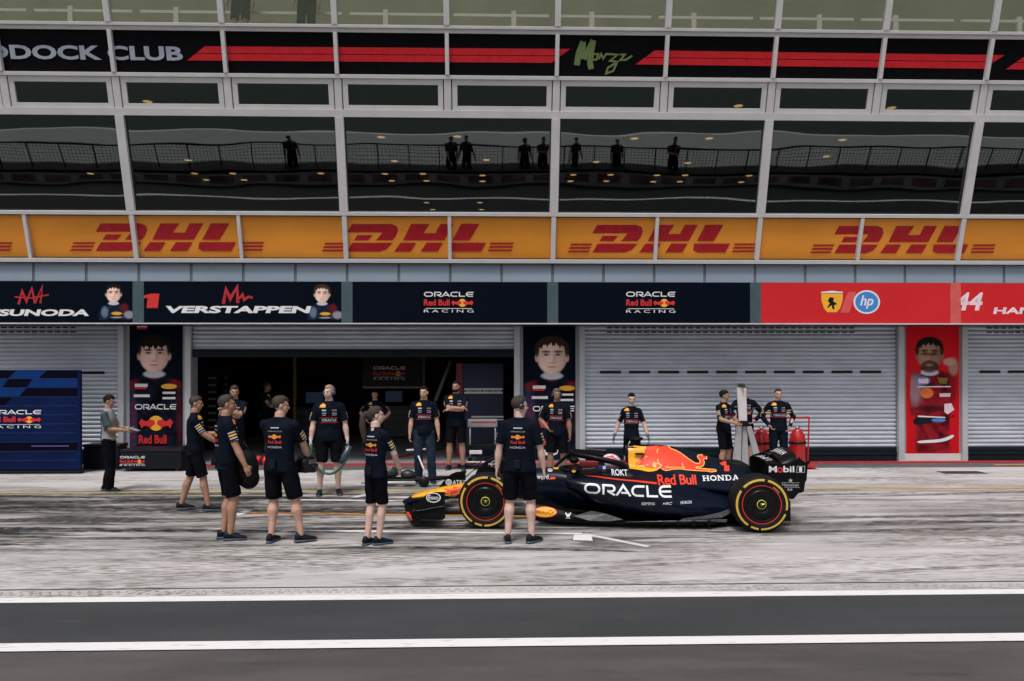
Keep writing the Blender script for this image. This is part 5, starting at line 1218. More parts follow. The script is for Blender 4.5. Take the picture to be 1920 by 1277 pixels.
        if gloves:
            k.tube([wr-d_*.05, wr+d_*.01], [.036,.032], 12); hands.append(k)
            body.ball(wr, .025, 8, 6)
    KN = []
    for s, hp_, f in ((-1, hipL, feet[0]), (1, hipR, feet[1])):
        ank = Vector((f[0], f[1], .085+(f[2] if len(f) > 2 else 0))); kn, ank2 = ik(hp_, ank, .445, .425, (s*.12, 1, 0)); KN.append((hp_, kn, ank2, s, f))
        limb(body, [hp_, hp_.lerp(kn, .5), kn], [.088*W,.078*W,.058]); limb(body, [kn, kn.lerp(ank2, .28)-Vector((0,.014,0)), kn.lerp(ank2, .6), ank2], [.056,.064*W,.048,.037])
    bo = mesh_obj("body", remesh(body, vx), fmat or M_SK[sk], P)
    for s in (-1, 1):
        e_ = MB().ball(H(s*.030,.083,.018), (.013,.009,.007), 8, 6, rot=RH); e_.build("eye", M_EYE, P, world=False, smooth=True)
    # hair
    hm = MB()
    hm.ball(H(0,-.022,.046), (.0785,.0935,.089), 20, 14, rot=RH); hm.ball(H(0,.002,.090), (.060,.078,.050), 18, 12, rot=RH)
    if tail:
        hm.ball(H(0,-.075,.02), (.06,.05,.07), 14, 9, rot=RH); hm.tube([H(0,-.12,.06), H(.0,-.17,.0), H(0,-.175,-.12), H(0,-.15,-.27), H(0,-.135,-.36)], [.028,.040,.046,.038,.012], 12)
    ho = mesh_obj("hair", remesh(hm, .011, 1), M_HR[hair], P)
    if beard:
        bm_ = MB(); bm_.ball(H(0,.034,-.058), (.061,.062,.050), 14, 9, rot=RH); mesh_obj("beard", remesh(bm_, .011, 1), M_HR[hair], P)
    if headset:
        m_ = MB(); arc_ = [H(.088*math.cos(R(a)), -.015, .03+.105*math.sin(R(a))) for a in range(0, 181, 15)]; m_.tube(arc_, .009, 6)
        for s in (-1, 1): m_.tube([H(s*.070,-.005,.005), H(s*.108,-.005,.005)], [.040,.034], 14)
        m_.tube([H(-.09,.0,-.01), H(-.07,.07,-.05), H(-.02,.11,-.055)], .005, 5)
        m_.build("headset", mat("headset_"+headset, {'dark': (.02,.025,.035), 'blue': (.05,.09,.16)}[headset], rough=.4), P, world=False, smooth=True)
    # clothes --------------------------------------------------------------
    grow = .022
    st = MB(); hem = .88 if top != 'polo' else .95
    tz2 = [(hem,.190,.135,0),(.97,.182,.132,0),(1.08,.166,.122,.25),(1.22,.172,.126,.5),(1.34,.190,.129,.8),(1.41,.188,.120,1),(1.46,.155,.100,1),(1.50,.108,.086,1),(1.54,.076,.076,1)]
    st.rings([oval(LN*k+Vector((0, .004*math.sin(i*2.1), z)), a*W, b*W, 20) for i, (z, a, b, k) in enumerate(tz2)])
    sl = []
    for s, sh, wr, el in ((-1, shL, lw, le), (1, shR, rw, re)):
        e, wr2 = ik(sh, wr, .285, .255, el)
        st.tube([Vector((0,0,1.475))+LN, sh+Vector((0,0,.004))], [.070,.062*W], 12)
        if top == 'long':
            st.ball(sh, .064*W, 12, 8); st.tube([sh, sh.lerp(e, .6), e], [.064*W,.060*W,.054], 14); st.ball(e, .054, 12, 8); st.tube([e, wr2], [.054,.038], 14); sl.append((sh, wr2, s))
        else:
            end = sh.lerp(e, .80); st.ball(sh, .064*W, 12, 8); st.tube([sh, sh.lerp(end, .5), end], [.064*W,.064*W,.067*W], 14); sl.append((sh, end, s))
    sme = remesh(st, .0115, 2)
    for v in sme.vertices:
        nn = noise.noise(Vector((v.co.x*9, v.co.y*9, v.co.z*6+px*.1)))*.012*(1.2 if v.co.z < 1.25 else .6); v.co += v.normal*nn
    shirt = mesh_obj("polo_shirt" if top == 'polo' else "shirt", sme, M_GREY if top == 'polo' else M_SHIRT, P)
    if top == 'polo':
        sme.materials.append(M_BLUEG)
        for f in sme.polygons:
            if abs(f.center.x) > .155 and f.center.z > 1.12 or f.center.y < -.06: f.material_index = 1
    bt = MB(); mtb = M_SHORT if bottom in ('shorts', 'trousers') else M_JEAN
    if bottom == 'skirt': pass
    bt.rings([oval((0,0,z), a*W, b*W, 16) for z, a, b in ((.84,.13,.105),(.93,.158,.116),(1.03,.150,.110))])
    for hp_, kn, an, s, f in KN:
        bt.ball(hp_, .100*W, 14, 9)
        if bottom == 'shorts':
            up = hp_.lerp(kn, .93); bt.tube([hp_+Vector((0,0,.02)), hp_.lerp(kn, .5), up], [.100*W,.094*W,.090*W], 16)
        else:
            bt.tube([hp_+Vector((0,0,.02)), hp_.lerp(kn, .5), kn], [.102*W,.094*W,.080*W], 16); bt.ball(kn, .080*W, 14, 9); bt.tube([kn, kn.lerp(an, .5), an+Vector((0,0,-.02))], [.080*W,.080*W,.072*W], 16)
    bme = remesh(bt, .0125, 2)
    for v in bme.vertices: v.co += v.normal*noise.noise(Vector((v.co.x*8, v.co.y*8, v.co.z*9+px*.2)))*.012
    mesh_obj({'shorts': 'shorts', 'trousers': 'trousers', 'jeans': 'jeans', 'suit': 'trousers'}[bottom], bme, mtb if bottom != 'suit' else M_SHIRT, P)
    for (hp_, kn, an, s, f), fyw in zip(KN, footyaw):
        a = R(fyw); fd = Vector((math.sin(-a), math.cos(a), 0)); sd = Vector((fd.y, -fd.x, 0)); b0 = Vector((an.x, an.y, an.z-.085))
        sh_ = MB()
        for lst, mi in (([(-.075,.030,.012,.085),(-.055,.036,.010,.115),(.0,.038,.008,.112),(.06,.042,.008,.085),(.12,.046,.008,.062),(.17,.040,.010,.050),(.195,.022,.014,.036)], 0), ([(-.085,.032,.0,.024),(-.05,.042,.0,.026),(.04,.044,.0,.024),(.13,.050,.0,.022),(.18,.040,.002,.024),(.205,.020,.006,.024)], 1)):
            rg = []
            for t, w_, z0, z1 in lst:
                rg.append([b0+fd*t+sd*w_*math.cos(2*math.pi*k/12)+Vector((0,0,(z0+z1)/2+(z1-z0)/2*math.sin(2*math.pi*k/12)))*1 for k in range(12)])
            sh_.rings(rg, True, mi)
        sh_.box(0, 0, 0, 0, 0, 0) if False else None
        so = sh_.build("shoe", [M_SHOE if shoe is None else shoe, M_SOLE], P, world=False, smooth=True)
        if socks:
            q = MB().tube([an+Vector((0,0,.01)), an+(kn-an).normalized()*.10], [.040,.043], 12); q.build("sock", socks, P, world=False, smooth=True)
    for k in hands: mesh_obj("glove", remesh(k, .008, 1), M_GLOVE if gloves == 'pale' else M_GLOVEG, P)
    if detail and label and top != 'polo':
        MB().box(-.035,.035,-.175*W,-.135*W,.93,1.03).box(.018,.026,-.165*W,-.155*W,1.03,1.09).build("radio_pack", M_BLK, P, world=False, bevel=.006)
    # shirt print ------------------------------------------------------------
    bs = bvh_of(shirt); U = lambda a, b, c, d: (a, b, c, d)
    lz = LN.y
    if top == 'polo':
        wrap_art("shirt_print", [(rect(-.14,.14,.985,1.01), M_PY)], (0,0,0), (-1,0,0), (0,0,1), (0,-1,0), bs, shirt, .003, .03)
        wrap_art("shirt_print", [(rect(.03,.11,1.36,1.40), M_PW), (rect(.03,.11,1.34,1.35), M_PY)], (0,0,0), (-1,0,0), (0,0,1), (0,-1,0), bs, shirt, .003, .03)
    else:
        back = [(rect(-.055,.055,1.405,1.418), M_PW), (fit(text2d("ORACLE", .0), -.09, .09, 1.362, 1.376), M_PW)]+bull_logo(-.085,.085,1.275,1.333, red=M_PO, sun=M_PY)+[(fit(text2d("Red Bull", .03), -.088, .088, 1.222, 1.258), M_PR), (fit(text2d("HONDA", .01), -.095, .095, 1.165, 1.190), M_PW)]
        wrap_art("back_print", back, (0,0,0), (1,0,0), (0,0,1), (0,1,0), bs, shirt, .003, .03)
        if detail or True:
            fr = [([rect(-.115,-.05,1.375,1.398), rect(.05,.115,1.375,1.395)], M_PW), ([rect(-.115,-.05,1.335,1.346), rect(.045,.12,1.335,1.346), rect(.045,.12,1.305,1.316), rect(-.11,-.055,1.305,1.314)], M_PW), ([rect(-.15,.15,1.262,1.270), rect(-.15,.15,1.182,1.190)], M_PR), (fit(text2d("ORACLE", .03), -.115, .115, 1.205, 1.250), M_PW), (rect(.06,.10,1.378,1.392), M_PR)]
            wrap_art("front_print", fr, (0,0,0), (-1,0,0), (0,0,1), (0,-1,0), bs, shirt, .003, .03)
            wrap_art("collar_patch", [([poly2d([[(-.155,1.435),(-.06,1.43),(-.055,1.475),(-.09,1.50),(-.14,1.47)]])], M_PY)], (0,0,0), (-1,0,0), (0,0,1), (0,-1,0), bs, shirt, .003, .03)
        for (a, b, s), src in zip(sl, (0, 1)):
            L = (b-a).length; dn = (b-a).normalized(); out = Vector((s, 0, .0)); out = (out-dn*out.dot(dn)).normalized(); wv = dn.cross(out)
            o0 = a+out*.25; kk = min(L, .25)
            its = [([rect(-.045,.045,-kk*.52,-kk*.44), rect(-.045,.045,-kk*.84,-kk*.76), rect(-.045,.045,-kk*.98,-kk*.92)], M_PW), (rect(-.045,.045,-kk*.69,-kk*.59), M_PY)]
            wrap_art("sleeve_print", its, o0, wv, -dn, -out, bs, shirt, .003, .03)
    return P
FW = lambda deg: R(deg)   # 0 looks at the garages, -90 looks to the right of the picture, 180 looks at the photographer
PEOPLE = {}
PEOPLE['pirelli'] = person("person in grey polo shirt and black trousers reading a tablet beside the blue partition screen", 203, 921, 740, FW(-85), sk=1, hair='black', feet=((-.10,-.08),(.10,.06)), lw=(-.10,.36,1.14), rw=(.12,.34,1.14), le=(-.2,-1,-.6), re=(.3,-1,-.6), headpitch=-14, top='polo', bottom='trousers', group=None, build=.98)
person("person walking in black shorts with both forearms raised, beside the black flight case", 366, 958, 742, FW(-75), sk=1, hair='brown', feet=((-.12,-.22),(.12,.20)), lw=(-.02,.34,1.20), rw=(.14,.36,1.06), le=(-.6,-1,-.4), re=(.8,-1,-.5), headyaw=-8, headpitch=-8)
person("person in black shorts with tanned legs together, carrying a round black bag", 424, 1011, 740, FW(-62), sk=1, hair='brown', feet=((-.07,-.02),(.09,.03)), lw=(-.20,.26,.92), rw=(.30,.20,.86), le=(-.5,-1,0), re=(.7,-1,-.1), headyaw=-12, footyaw=(0,-16), build=1.02)
person("broad person in long shorts with feet apart, back turned, holding a dark helmet", 525, 1017, 742, FW(-15), sk=0, hair='brown', feet=((-.11,-.02),(.25,.06)), lw=(-.10,.30,.95), rw=(.22,.30,1.00), le=(-1,-.5,-.2), re=(1,-.5,-.3), headyaw=-55, headpitch=-8, footyaw=(2,-45), build=1.10)
person("person whose face shows over the shoulder of the crew member with the bag", 440, 905, 722, FW(-175), sk=1, hair='brown', feet=((-.10,0),(.10,0)), lw=(.08,.30,1.36), rw=(.28,.05,.85), le=(-1,-.3,-.5), headyaw=20, headpitch=-10)
person("dim person in dark clothes inside the unlit garage behind the wide shouldered crew member", 500, 868, 716, FW(-90), sk=3, hair='brown', lw=(-.14,.40,1.30), rw=(.14,.40,1.22), le=(0,-.5,-1), re=(0,-.5,-1), headpitch=-10, depth=2.2, group=None)
person("blond person in pale gloves and headset holding a looped green air hose", 617, 927, 722, FW(-168), sk=2, hair='blond', feet=((-.15,.0),(.15,.02)), lw=(-.30,.06,.86), rw=(.30,.06,.86), le=(-.6,-.8,0), re=(.6,-.8,0), headyaw=-38, gloves='pale', headset='blue', build=1.10)
person("person with hands on hips in the garage doorway, half hidden by the ponytailed woman", 703, 872, 736, FW(178), sk=1, hair='black', feet=((-.16,0),(.16,0)), lw=(-.20,.06,1.04), rw=(.20,.06,1.04), le=(-1,-.35,0), re=(1,-.35,0), depth=.5)
person("woman with a long dark ponytail in short black shorts standing with her back turned", 704, 1022, 762, FW(-28), sk=2, hair='brown', feet=((-.11,-.03),(.03,.03)), lw=(-.10,.28,1.02), rw=(.19,.25,.98), le=(-1,-.5,-.3), re=(1,-.6,-.3), headyaw=-48, tail=True, build=.86, footyaw=(0,-30))
person("person in blue jeans standing at the garage door beside the front jack", 795, 905, 724, FW(-172), sk=0, hair='black', feet=((-.15,.05),(.10,-.05)), lw=(-.27,.06,.86), rw=(.27,.04,.86), bottom='jeans', headyaw=-25, build=1.05)
person("dark curly haired person with folded arms by the navy garage partition", 855, 880, 714, FW(176), sk=1, hair='black', feet=((-.14,0),(.14,0)), lw=(.10,.22,1.22), rw=(-.12,.24,1.25), le=(-1,.2,-.35), re=(1,.2,-.35), headyaw=-12, beard=True, build=1.08)
person("person with headset standing in front of the racing car's front wheel, back turned", 974, 1018, 743, FW(-12), sk=2, hair='brown', feet=((-.145,-.02),(.145,.02)), lw=(-.29,.02,.86), rw=(.29,.06,.90), le=(-.8,-.7,0), re=(.9,-.6,0), headyaw=-62, headpitch=-6, headset='dark', build=1.07, footyaw=(14,-30))
person("person with headset and one hand on hip behind the cockpit, before the navy driver poster", 1044, 900, 729, FW(168), sk=3, hair='grey', feet=((-.15,0),(.12,.1)), lw=(.27,.05,.86) if False else (-.27,.06,.86), rw=(.17,.10,1.02), re=(1,-.5,.1), headyaw=25, headset='dark', build=1.10)
person("slim person in grey gloves striding in front of the closed shutter behind the airbox", 1184, 905, 737, FW(176), sk=2, hair='black', feet=((-.10,.20),(.10,-.18)), lw=(-.34,.12,.86), rw=(.36,-.02,.88), le=(-.6,-.8,0), re=(.6,-.8,0), gloves='grey', build=.86, headpitch=-10)
person("dark haired person with bent arms working at the grey tripod stand", 1357, 890, 732, FW(-140), sk=1, hair='black', feet=((-.12,0),(.12,0)), lw=(-.08,.34,1.10), rw=(.14,.32,1.12), le=(-.7,-.7,-.3), re=(.7,-.7,-.3), headyaw=30, headpitch=-6)
person("person with one elbow out standing behind the grey tripod stand", 1396, 882, 724, FW(165), sk=0, hair='grey', feet=((-.12,0),(.12,0)), lw=(-.20,.10,1.06), rw=(.18,.22,1.08), le=(-1,-.35,0), re=(.9,-.3,-.3), top='long')
person("person in full length navy overalls standing between the red gas bottles", 1459, 886, 729, FW(172), sk=0, hair='brown', feet=((-.11,0),(.11,0)), lw=(-.22,.10,.98), rw=(.20,.06,1.00), le=(-.9,-.5,0), re=(.9,-.5,0), top='long', bottom='suit', build=1.02)
# people standing on the terrace behind the railing (only their legs are in the picture)
def on_floor(p, z, s=1.0):
    m_ = Matrix.Translation((0,0,z)); p.location.z = z; return p
for px, lab in ((458, "person in dark clothes on the upper terrace, left one of the two pairs of legs"), (580, "person in black trousers on the upper terrace, right one of the two pairs of legs")):
    c_ = at_y(px, 30, -1.1); q = person(lab, 960, 700, 690, FW(180), sk=1, hair='black', bottom='trousers' if px > 500 else 'shorts', detail=False, depth=-1.1, group="people on the upper terrace")
    q.scale = (1,1,1); q.location = (c_.x, -1.3, Z['g0']-.1)
# driver sitting in the cockpit
DR = thing("driver", "racing driver in white and red helmet sitting low in the cockpit of the racing car", "person", (CO.x, CO.y, 0), CA)
dm = MB(); limb(dm, [(1.86,0,.62),(1.70,0,.66)], [.13,.09]); limb(dm, [(1.76,-.17,.64),(1.50,-.19,.60),(1.30,-.07,.635)], [.06,.045,.035]); limb(dm, [(1.76,.17,.64),(1.50,.19,.60),(1.30,.07,.635)], [.06,.045,.035]); dm.tube([(1.75,0,.62),(1.70,0,.74)], [.07,.07], 12); dm.ball((1.69,0,.77), (.09,.08,.10), 14, 10)
mesh_obj("body", remesh(dm, .012, 2), M_SHIRT, DR)
hm = MB(); hm.ball((1.685,0,.782), (.145,.125,.118), 28, 18); hm.ball((1.60,0,.745), (.075,.085,.070), 18, 12)
def helmet_mat():
    m, n, l, b = nodes_mat("helmet_shell"); v = N(n, "ShaderNodeTexCoord").outputs['Object']
    k = noise_mask(n, l, v, 13, 2, .54, .56, (.6, 1.6, 1.6), 0, 1.2); l.new(mixc(n, l, k, (.75,.72,.76), (.62,.05,.07)), b.inputs['Base Color']); b.inputs['Roughness'].default_value = .3; b.inputs['Coat Weight'].default_value = .4; return m
hel = mesh_obj("helmet", remesh(hm, .010, 2), helmet_mat(), DR)
m_ = MB(); m_.rings([[(1.685-.150*math.cos(R(a))*q-.02, .125*math.sin(R(a))*q, z) for a in range(-62, 63, 8)] for z, q in ((.745,1.0),(.77,1.03),(.80,1.02),(.82,.98))], False, loop=False); m_.build("visor", mat("visor_dark", (.02,.02,.03), rough=.12), hel, world=False, smooth=True)
# ================================================================== PIT EQUIPMENT
def P3(px, py, y): return at_y(px, py, y)
# tablet held by the person in the grey polo
pp_ = PEOPLE['pirelli']; mwp = XF[pp_.name]
t0 = mwp @ Vector((.01,.42,1.16))
m_ = MB(); m_.box(-.10,.10,-.13,.13,-.012,.0, 0); m_.box(-.092,.092,-.122,.122,.0,.003, 1); tb = m_.build("tablet", [M_BLK, mat("tablet_screen", (.35,.38,.42), rough=.2)]); tb.location = t0; tb.rotation_euler = (R(-18), 0, pp_.rotation_euler.z)
tag(tb, "flat tablet held in both hands by the person in the grey polo shirt", "tablet")
# blue partition screen on the far left
a_, b_ = P3(-60, 880, -1.35), P3(151, 878, -1.35); zt = P3(100, 693, -1.35).z
SC = thing("partition_screen", "tall blue fabric screen with slanted chequers and white team lettering, before the left shutter", "screen", ((a_.x+b_.x)/2, -1.35, 0))
M_SCR = mat("screen_blue", (.0016,.009,.055), rough=.7, var=.45, scale=.8, spec=.1); M_SCB = mat("screen_bright_blue", (.0025,.030,.15), rough=.7, spec=.1, var=.15, scale=2); M_SCD = mat("screen_dark", (.004,.004,.014), rough=.7, spec=.1)
MB().box(a_.x, b_.x, -1.35, -1.27, .06, zt).build("panel", M_SCR, SC, bevel=.02)
MB().box(a_.x, b_.x+.02, -1.38, -1.24, .0, .06).build("foot", M_BLK, SC, bevel=.01)
ss = lambda px, py: (P3(px, py, -1.352).x, P3(px, py, -1.352).z)
def S_(*pts): return poly2d([[ss(a, b) for a, b in reversed(pts)]])
art = [([S_((30,694),(88,694),(72,709),(15,709)), S_((-30,709),(15,709),(3,726),(-45,726)), S_((62,709),(145,709),(145,725),(50,725)), S_((-60,726),(50,726),(36,742),(-60,742))], M_SCB),
       ([S_((-20,694),(30,694),(15,709),(-40,709)), S_((88,694),(145,694),(145,709),(72,709)), S_((20,709),(62,709),(50,725),(6,725)), S_((50,727),(145,727),(145,742),(36,742)), S_((-60,744),(22,744),(8,758),(-60,758)), S_((-60,828),(145,828),(145,844),(-60,844))], M_SCD)]
f_ = lambda a, b, c, d: (ss(a, d)[0], ss(c, d)[0], ss(a, d)[1], ss(a, b)[1])
art += team_items(-22, 78, 767, 802, f=lambda x0, y0, x1, y1: (ss(x0, y1)[0], ss(x1, y1)[0], ss(x0, y1)[1], ss(x0, y0)[1]))
art += [(rect(*f_(60, 834.5, 130, 836.5)), mat("print_violet", (.10,.09,.28), rough=.6))]
for i in range(10): art.append((rect(*f_(-60, 709+17*i, 145, 709.6+17*i)), mat("seam_blue", (.01,.03,.14), rough=.6)))
flat_art("print", art, (0,-1.35,0), (1,0,0), (0,0,1), SC, .003)
# flight case
a_, b_ = P3(226, 884, -1.1), P3(340, 884, -1.1); zt = P3(260, 842, -1.1).z
FC = thing("flight_case", "long low black flight case with a team logo below the fringed driver's poster", "case", ((a_.x+b_.x)/2, -1.1, .003))
MB().box(a_.x, b_.x, -1.1, -.45, .06, zt-.07).build("box", mat("case_black", (.006,.008,.014), rough=.5), FC, bevel=.015)
MB().box(a_.x-.01, b_.x+.01, -1.11, -.44, zt-.065, zt).build("lid", mat("case_lid", (.010,.012,.018), rough=.45), FC, bevel=.015)
for x in (a_.x+.1, b_.x-.1):
    for y in (-1.02, -.53): MB().lathe([(.001,-.02),(.03,-.02),(.03,.02),(.001,.02)], (x, y, .033), 'Y', 14).build("caster", M_DRK, FC)
flat_art("logo", team_items(225, 272, 854, 873, f=lambda x0, y0, x1, y1: (P3(x0,y1,-1.1).x, P3(x1,y1,-1.1).x, P3(x0,y1,-1.1).z, P3(x0,y0,-1.1).z)), (0,-1.1,0), (1,0,0), (0,0,1), FC, .003)
a2, b2_ = P3(151, 884, -.75), P3(226, 884, -.75)
LC = thing("storage_box", "small low black box between the blue screen and the flight case", "box", ((a2.x+b2_.x)/2, -.75, .003))
MB().box(a2.x+.05, b2_.x-.03, -.75, -.35, .0, .46).build("body", mat("case_black", (.006,.008,.014)), LC, bevel=.015)
MB().box(a2.x+.04, b2_.x-.02, -.76, -.34, .465, .53).build("lid", mat("case_lid", (.010,.012,.018)), LC, bevel=.015)
# garage furniture
pa, pb = P3(868, 850, 1.2), P3(944, 850, 1.2); zt = P3(900, 681, 1.2).z
GP = thing("garage_partition", "tall navy partition panel with crimson edge and white lines inside the open garage", "partition", ((pa.x+pb.x)/2, 1.2, .03))
MB().box(pa.x, pb.x, 1.2, 1.26, .03, zt).build("panel", mat("partition_navy", (.012,.022,.06), rough=.55), GP, bevel=.01)
MB().box(pa.x-.16, pa.x-.005, 1.19, 1.27, .03, zt).build("edge_strip", mat("crimson_strip", (.22,.008,.04), rough=.5), GP, bevel=.01)
gz = lambda py: P3(900, py, 1.19).z
flat_art("print", [([rect(pa.x+.03, pb.x-.02, gz(731), gz(728)), rect(pa.x+.03, pb.x-.02, gz(738), gz(735)), rect(pa.x+.2, pb.x, gz(783), gz(780)), rect(pa.x+.2, pb.x, gz(788), gz(786))], M_WHT), (fit(text2d("ORACLE RED BULL RACING", .01), pa.x+.06, pb.x-.05, gz(735), gz(731.5)), M_WHT)], (0,1.2,0), (1,0,0), (0,0,1), GP, .003)
s0, s1 = P3(680, 728, 3.5), P3(790, 678, 3.5)
HS = thing("hanging_screen", "dark overhead screen with a pale lower edge hanging inside the open garage", "screen", ((s0.x+s1.x)/2, 3.5, s0.z))
MB().box(s0.x, s1.x, 3.5, 3.6, s0.z+.06, 3.3).build("panel", mat("screen_black", (.012,.010,.014), rough=.3), HS)
MB().box(s0.x, s1.x, 3.48, 3.6, s0.z, s0.z+.05).build("lower_edge", mat("dull_white", (.20,.20,.20), rough=.5), HS)
MB().box(s1.x+.02, s1.x+.10, 3.5, 3.58, s0.z-.6, 3.3).build("hanger", M_DRK, HS)
fz = lambda a, b, c, d: (P3(a,d,3.5).x, P3(c,d,3.5).x, P3(a,d,3.5).z, P3(a,b,3.5).z)
flat_art("logo", team_items(700, 760, 686, 712, f=fz), (0,3.5,0), (1,0,0), (0,0,1), HS, .003)
m_ = MB(); m_.tube([P3(846, 676, 2.0), P3(816, 752, 2.0)], .05, 10); o = m_.build("air_duct", mat("duct_grey", (.14,.14,.13), rough=.6), smooth=True); tag(o, "slanting grey duct tube above the folded armed person in the open garage", "duct")
for px, yy in ((386, 3.0), (408, 3.0)):
    q = thing("tool_rack", {386: "dim tool rack with white drawers by the left wall of the open garage", 408: "dim equipment rack with stacked white trays deeper in the open garage"}[px], "rack", (P3(px, 800, yy+ (1 if px > 400 else 0)).x, yy+(1 if px > 400 else 0), .03))
    X_, Y_ = q.location.x, q.location.y
    MB().box(X_-.3, X_+.3, Y_, Y_+.5, .05, 2.1).build("frame", M_GW, q, bevel=.01)
    for i in range(9): MB().box(X_-.26, X_+.26, Y_-.02, Y_, .4+i*.18, .46+i*.18).build("tray", mat("tray_grey", (.20,.20,.20), rough=.5), q)
# dim equipment at the back of the open garage
yp_ = P3(553, 800, 5.0); q = MB().box(-.04,.04,-.04,.04,0,2.6).box(-.12,.12,-.12,.12,0,.05).build("garage_post", mat("dull_yellow", (.30,.22,.06), rough=.6)); q.location = (yp_.x, 5.0, .03); tag(q, "thin dull yellow upright post deep inside the open garage", "post")
for px, yy, lab in ((590, 5.6, "dark tool cabinet with added blue screen glow behind the blond person, deep in the garage"), (740, 6.4, "dark tool cabinet with added screen glow under the hanging sign, deep in the garage")):
    p_ = P3(px, 800, yy); q = thing("tool_cabinet", lab, "cabinet", (p_.x, yy, .03)); X_ = p_.x
    MB().box(X_-.6, X_+.6, yy, yy+.6, .05, .95).build("body", mat("cabinet_dark", (.03,.035,.05), rough=.4), q, bevel=.01)
    for i in range(4): MB().box(X_-.56, X_+.56, yy-.015, yy, .10+i*.21, .27+i*.21).build("drawer", mat("drawer_grey", (.06,.065,.08), rough=.4), q)
    MB().box(X_-.3, X_+.2, yy+.2, yy+.24, 1.1, 1.42).build("screen", mat("added_screen_glow", (.06,.10,.18), emit=.10), q)  # unseen screen, added for a faint glow in the dark garage
    MB().box(X_-.62, X_+.62, yy-.02, yy+.62, .951, .985).build("worktop", mat("drawer_grey", (.06,.065,.08)), q)
# wheeled trolley by the partition
TR = thing("service_trolley", "pale grey wheeled trolley between the folded armed person and the car's front wheel", "trolley", (P3(905, 872, .3).x, .3, .03))
X_ = TR.location.x; m_ = MB()
for sx in (-.28, .28):
    for sy in (-.18, .18): m_.tube([(X_+sx, .3+sy, .08), (X_+sx, .3+sy, .95)], .018, 8)
m_.build("frame", mat("trolley_grey", (.35,.37,.39), rough=.4, metal=.4), TR, smooth=True)
MB().box(X_-.33, X_+.33, .08, .52, .80, .98).build("tray", mat("trolley_grey", (.35,.37,.39)), TR, bevel=.02); MB().box(X_-.30, X_+.30, .1, .5, .30, .42).build("shelf", mat("case_lid", (.01,.012,.018)), TR, bevel=.01)
for sx in (-.28, .28): MB().lathe([(.001,-.02),(.05,-.02),(.05,.02),(.001,.02)], (X_+sx, .12, .08), 'Y', 16).build("wheel", M_BLK, TR)
flat_art("print", [(rect(X_-.25, X_+.3, .90, .93), M_PR)], (0,.08,0), (1,0,0), (0,0,1), TR, .003)
# front jack with white rollers lying before the garage
jx, jy = gl(790, 912)
JK = thing("front_jack", "low black front jack with a white lifting bar lying before the jeans wearer", "jack", (jx, jy, .006))
m_ = MB(); m_.tube([(jx-1.0, jy, .13), (jx-.3, jy, .10), (jx+.55, jy, .16)], .035, 10); m_.tube([(jx-.95, jy+.25, .10), (jx-.3, jy+.2, .12), (jx+.55, jy, .16)], .03, 10); m_.tube([(jx+.5, jy, .16), (jx+.8, jy-.05, .28)], .03, 8); m_.build("frame", M_BLK, JK, smooth=True)
m_ = MB(); m_.ball((jx-.62, jy+.1, .24), (.22,.12,.11), 14, 9); m_.ball((jx-.25, jy+.1, .20), (.14,.10,.09), 12, 8); m_.build("body", M_DRK, JK, smooth=True)
MB().tube([(jx-1.05, jy-.12, .09), (jx-.1, jy-.12, .09)], .022, 10).build("lifting_bar", mat("jack_white", (.62,.60,.62), rough=.4), JK, smooth=True)
for x in (jx+.05, jx+.55): MB().lathe([(.001,-.03),(.09,-.03),(.10,0),(.09,.03),(.001,.03)], (x, jy-.1, .10), 'Y', 20).build("wheel", M_BLK, JK, smooth=True)
hj = P3(785, 843, jy+.5)
m_ = MB(); m_.tube([(jx+.1, jy+.02, .16), (hj.x-.02, jy+.4, hj.z-.05)], .018, 8); m_.tube([(hj.x-.22, jy+.4, hj.z), (hj.x+.20, jy+.4, hj.z+.02)], .020, 8); m_.build("handle", mat("jack_white", (.62,.60,.62)), JK, smooth=True)
# second jack behind the front wheel
kx = P3(893, 850, -.9); K2 = thing("jack", "black jack with white cross handle behind the far front wing endplate", "jack", (kx.x, -.9, .006))
m_ = MB(); m_.tube([(kx.x-.1, -.9, .08), (kx.x+.1, -.85, kx.z-.1), (kx.x+.05, -.85, kx.z)], .02, 8); m_.tube([(kx.x-.4, -.9, .07), (kx.x+.5, -.9, .07)], .04, 8); m_.build("frame", M_BLK, K2, smooth=True)
m_ = MB(); m_.box(kx.x-.15, kx.x+.12, -.88, -.82, kx.z-.02, kx.z+.06); m_.box(kx.x-.25, kx.x+.2, -.90, -.86, kx.z-.20, kx.z-.17); m_.build("handle", mat("jack_white", (.62,.60,.62)), K2, bevel=.01)
# green air hose looped between the gloves of the blond crew member
ha, hb_ = at_z(617, 927, 0), None
hy = ha.y-.18
hp_ = [P3(x, y, hy) for x, y in ((583,835),(586,862),(600,882),(615,888),(630,884),(645,868),(652,850))]
hz = MB().tube([cr1([tuple(p) for p in hp_], i/4) for i in range(25)], .022, 8).build("air_hose", mat("hose_green", (.015,.10,.075), rough=.5), smooth=True); tag(hz, "green rubber air hose hanging in a loop between two pale gloves", "hose")
wg = thing("wheel_gun", "slate blue wheel gun pointing down in the blond crew member's gloved hand", "wheel gun", tuple(P3(650, 850, hy)))
q0, q1 = P3(656, 836, hy), P3(638, 868, hy)
MB().tube([q0, q0.lerp(q1, .6), q1], [.045,.05,.03], 14).build("barrel", mat("gun_slate", (.08,.11,.15), rough=.35, metal=.5), wg, smooth=True)
MB().tube([q0.lerp(q1, .3), q0.lerp(q1, .3)+Vector((.10,0,.03))], [.022,.02], 8).build("handle", M_BLK, wg, smooth=True)
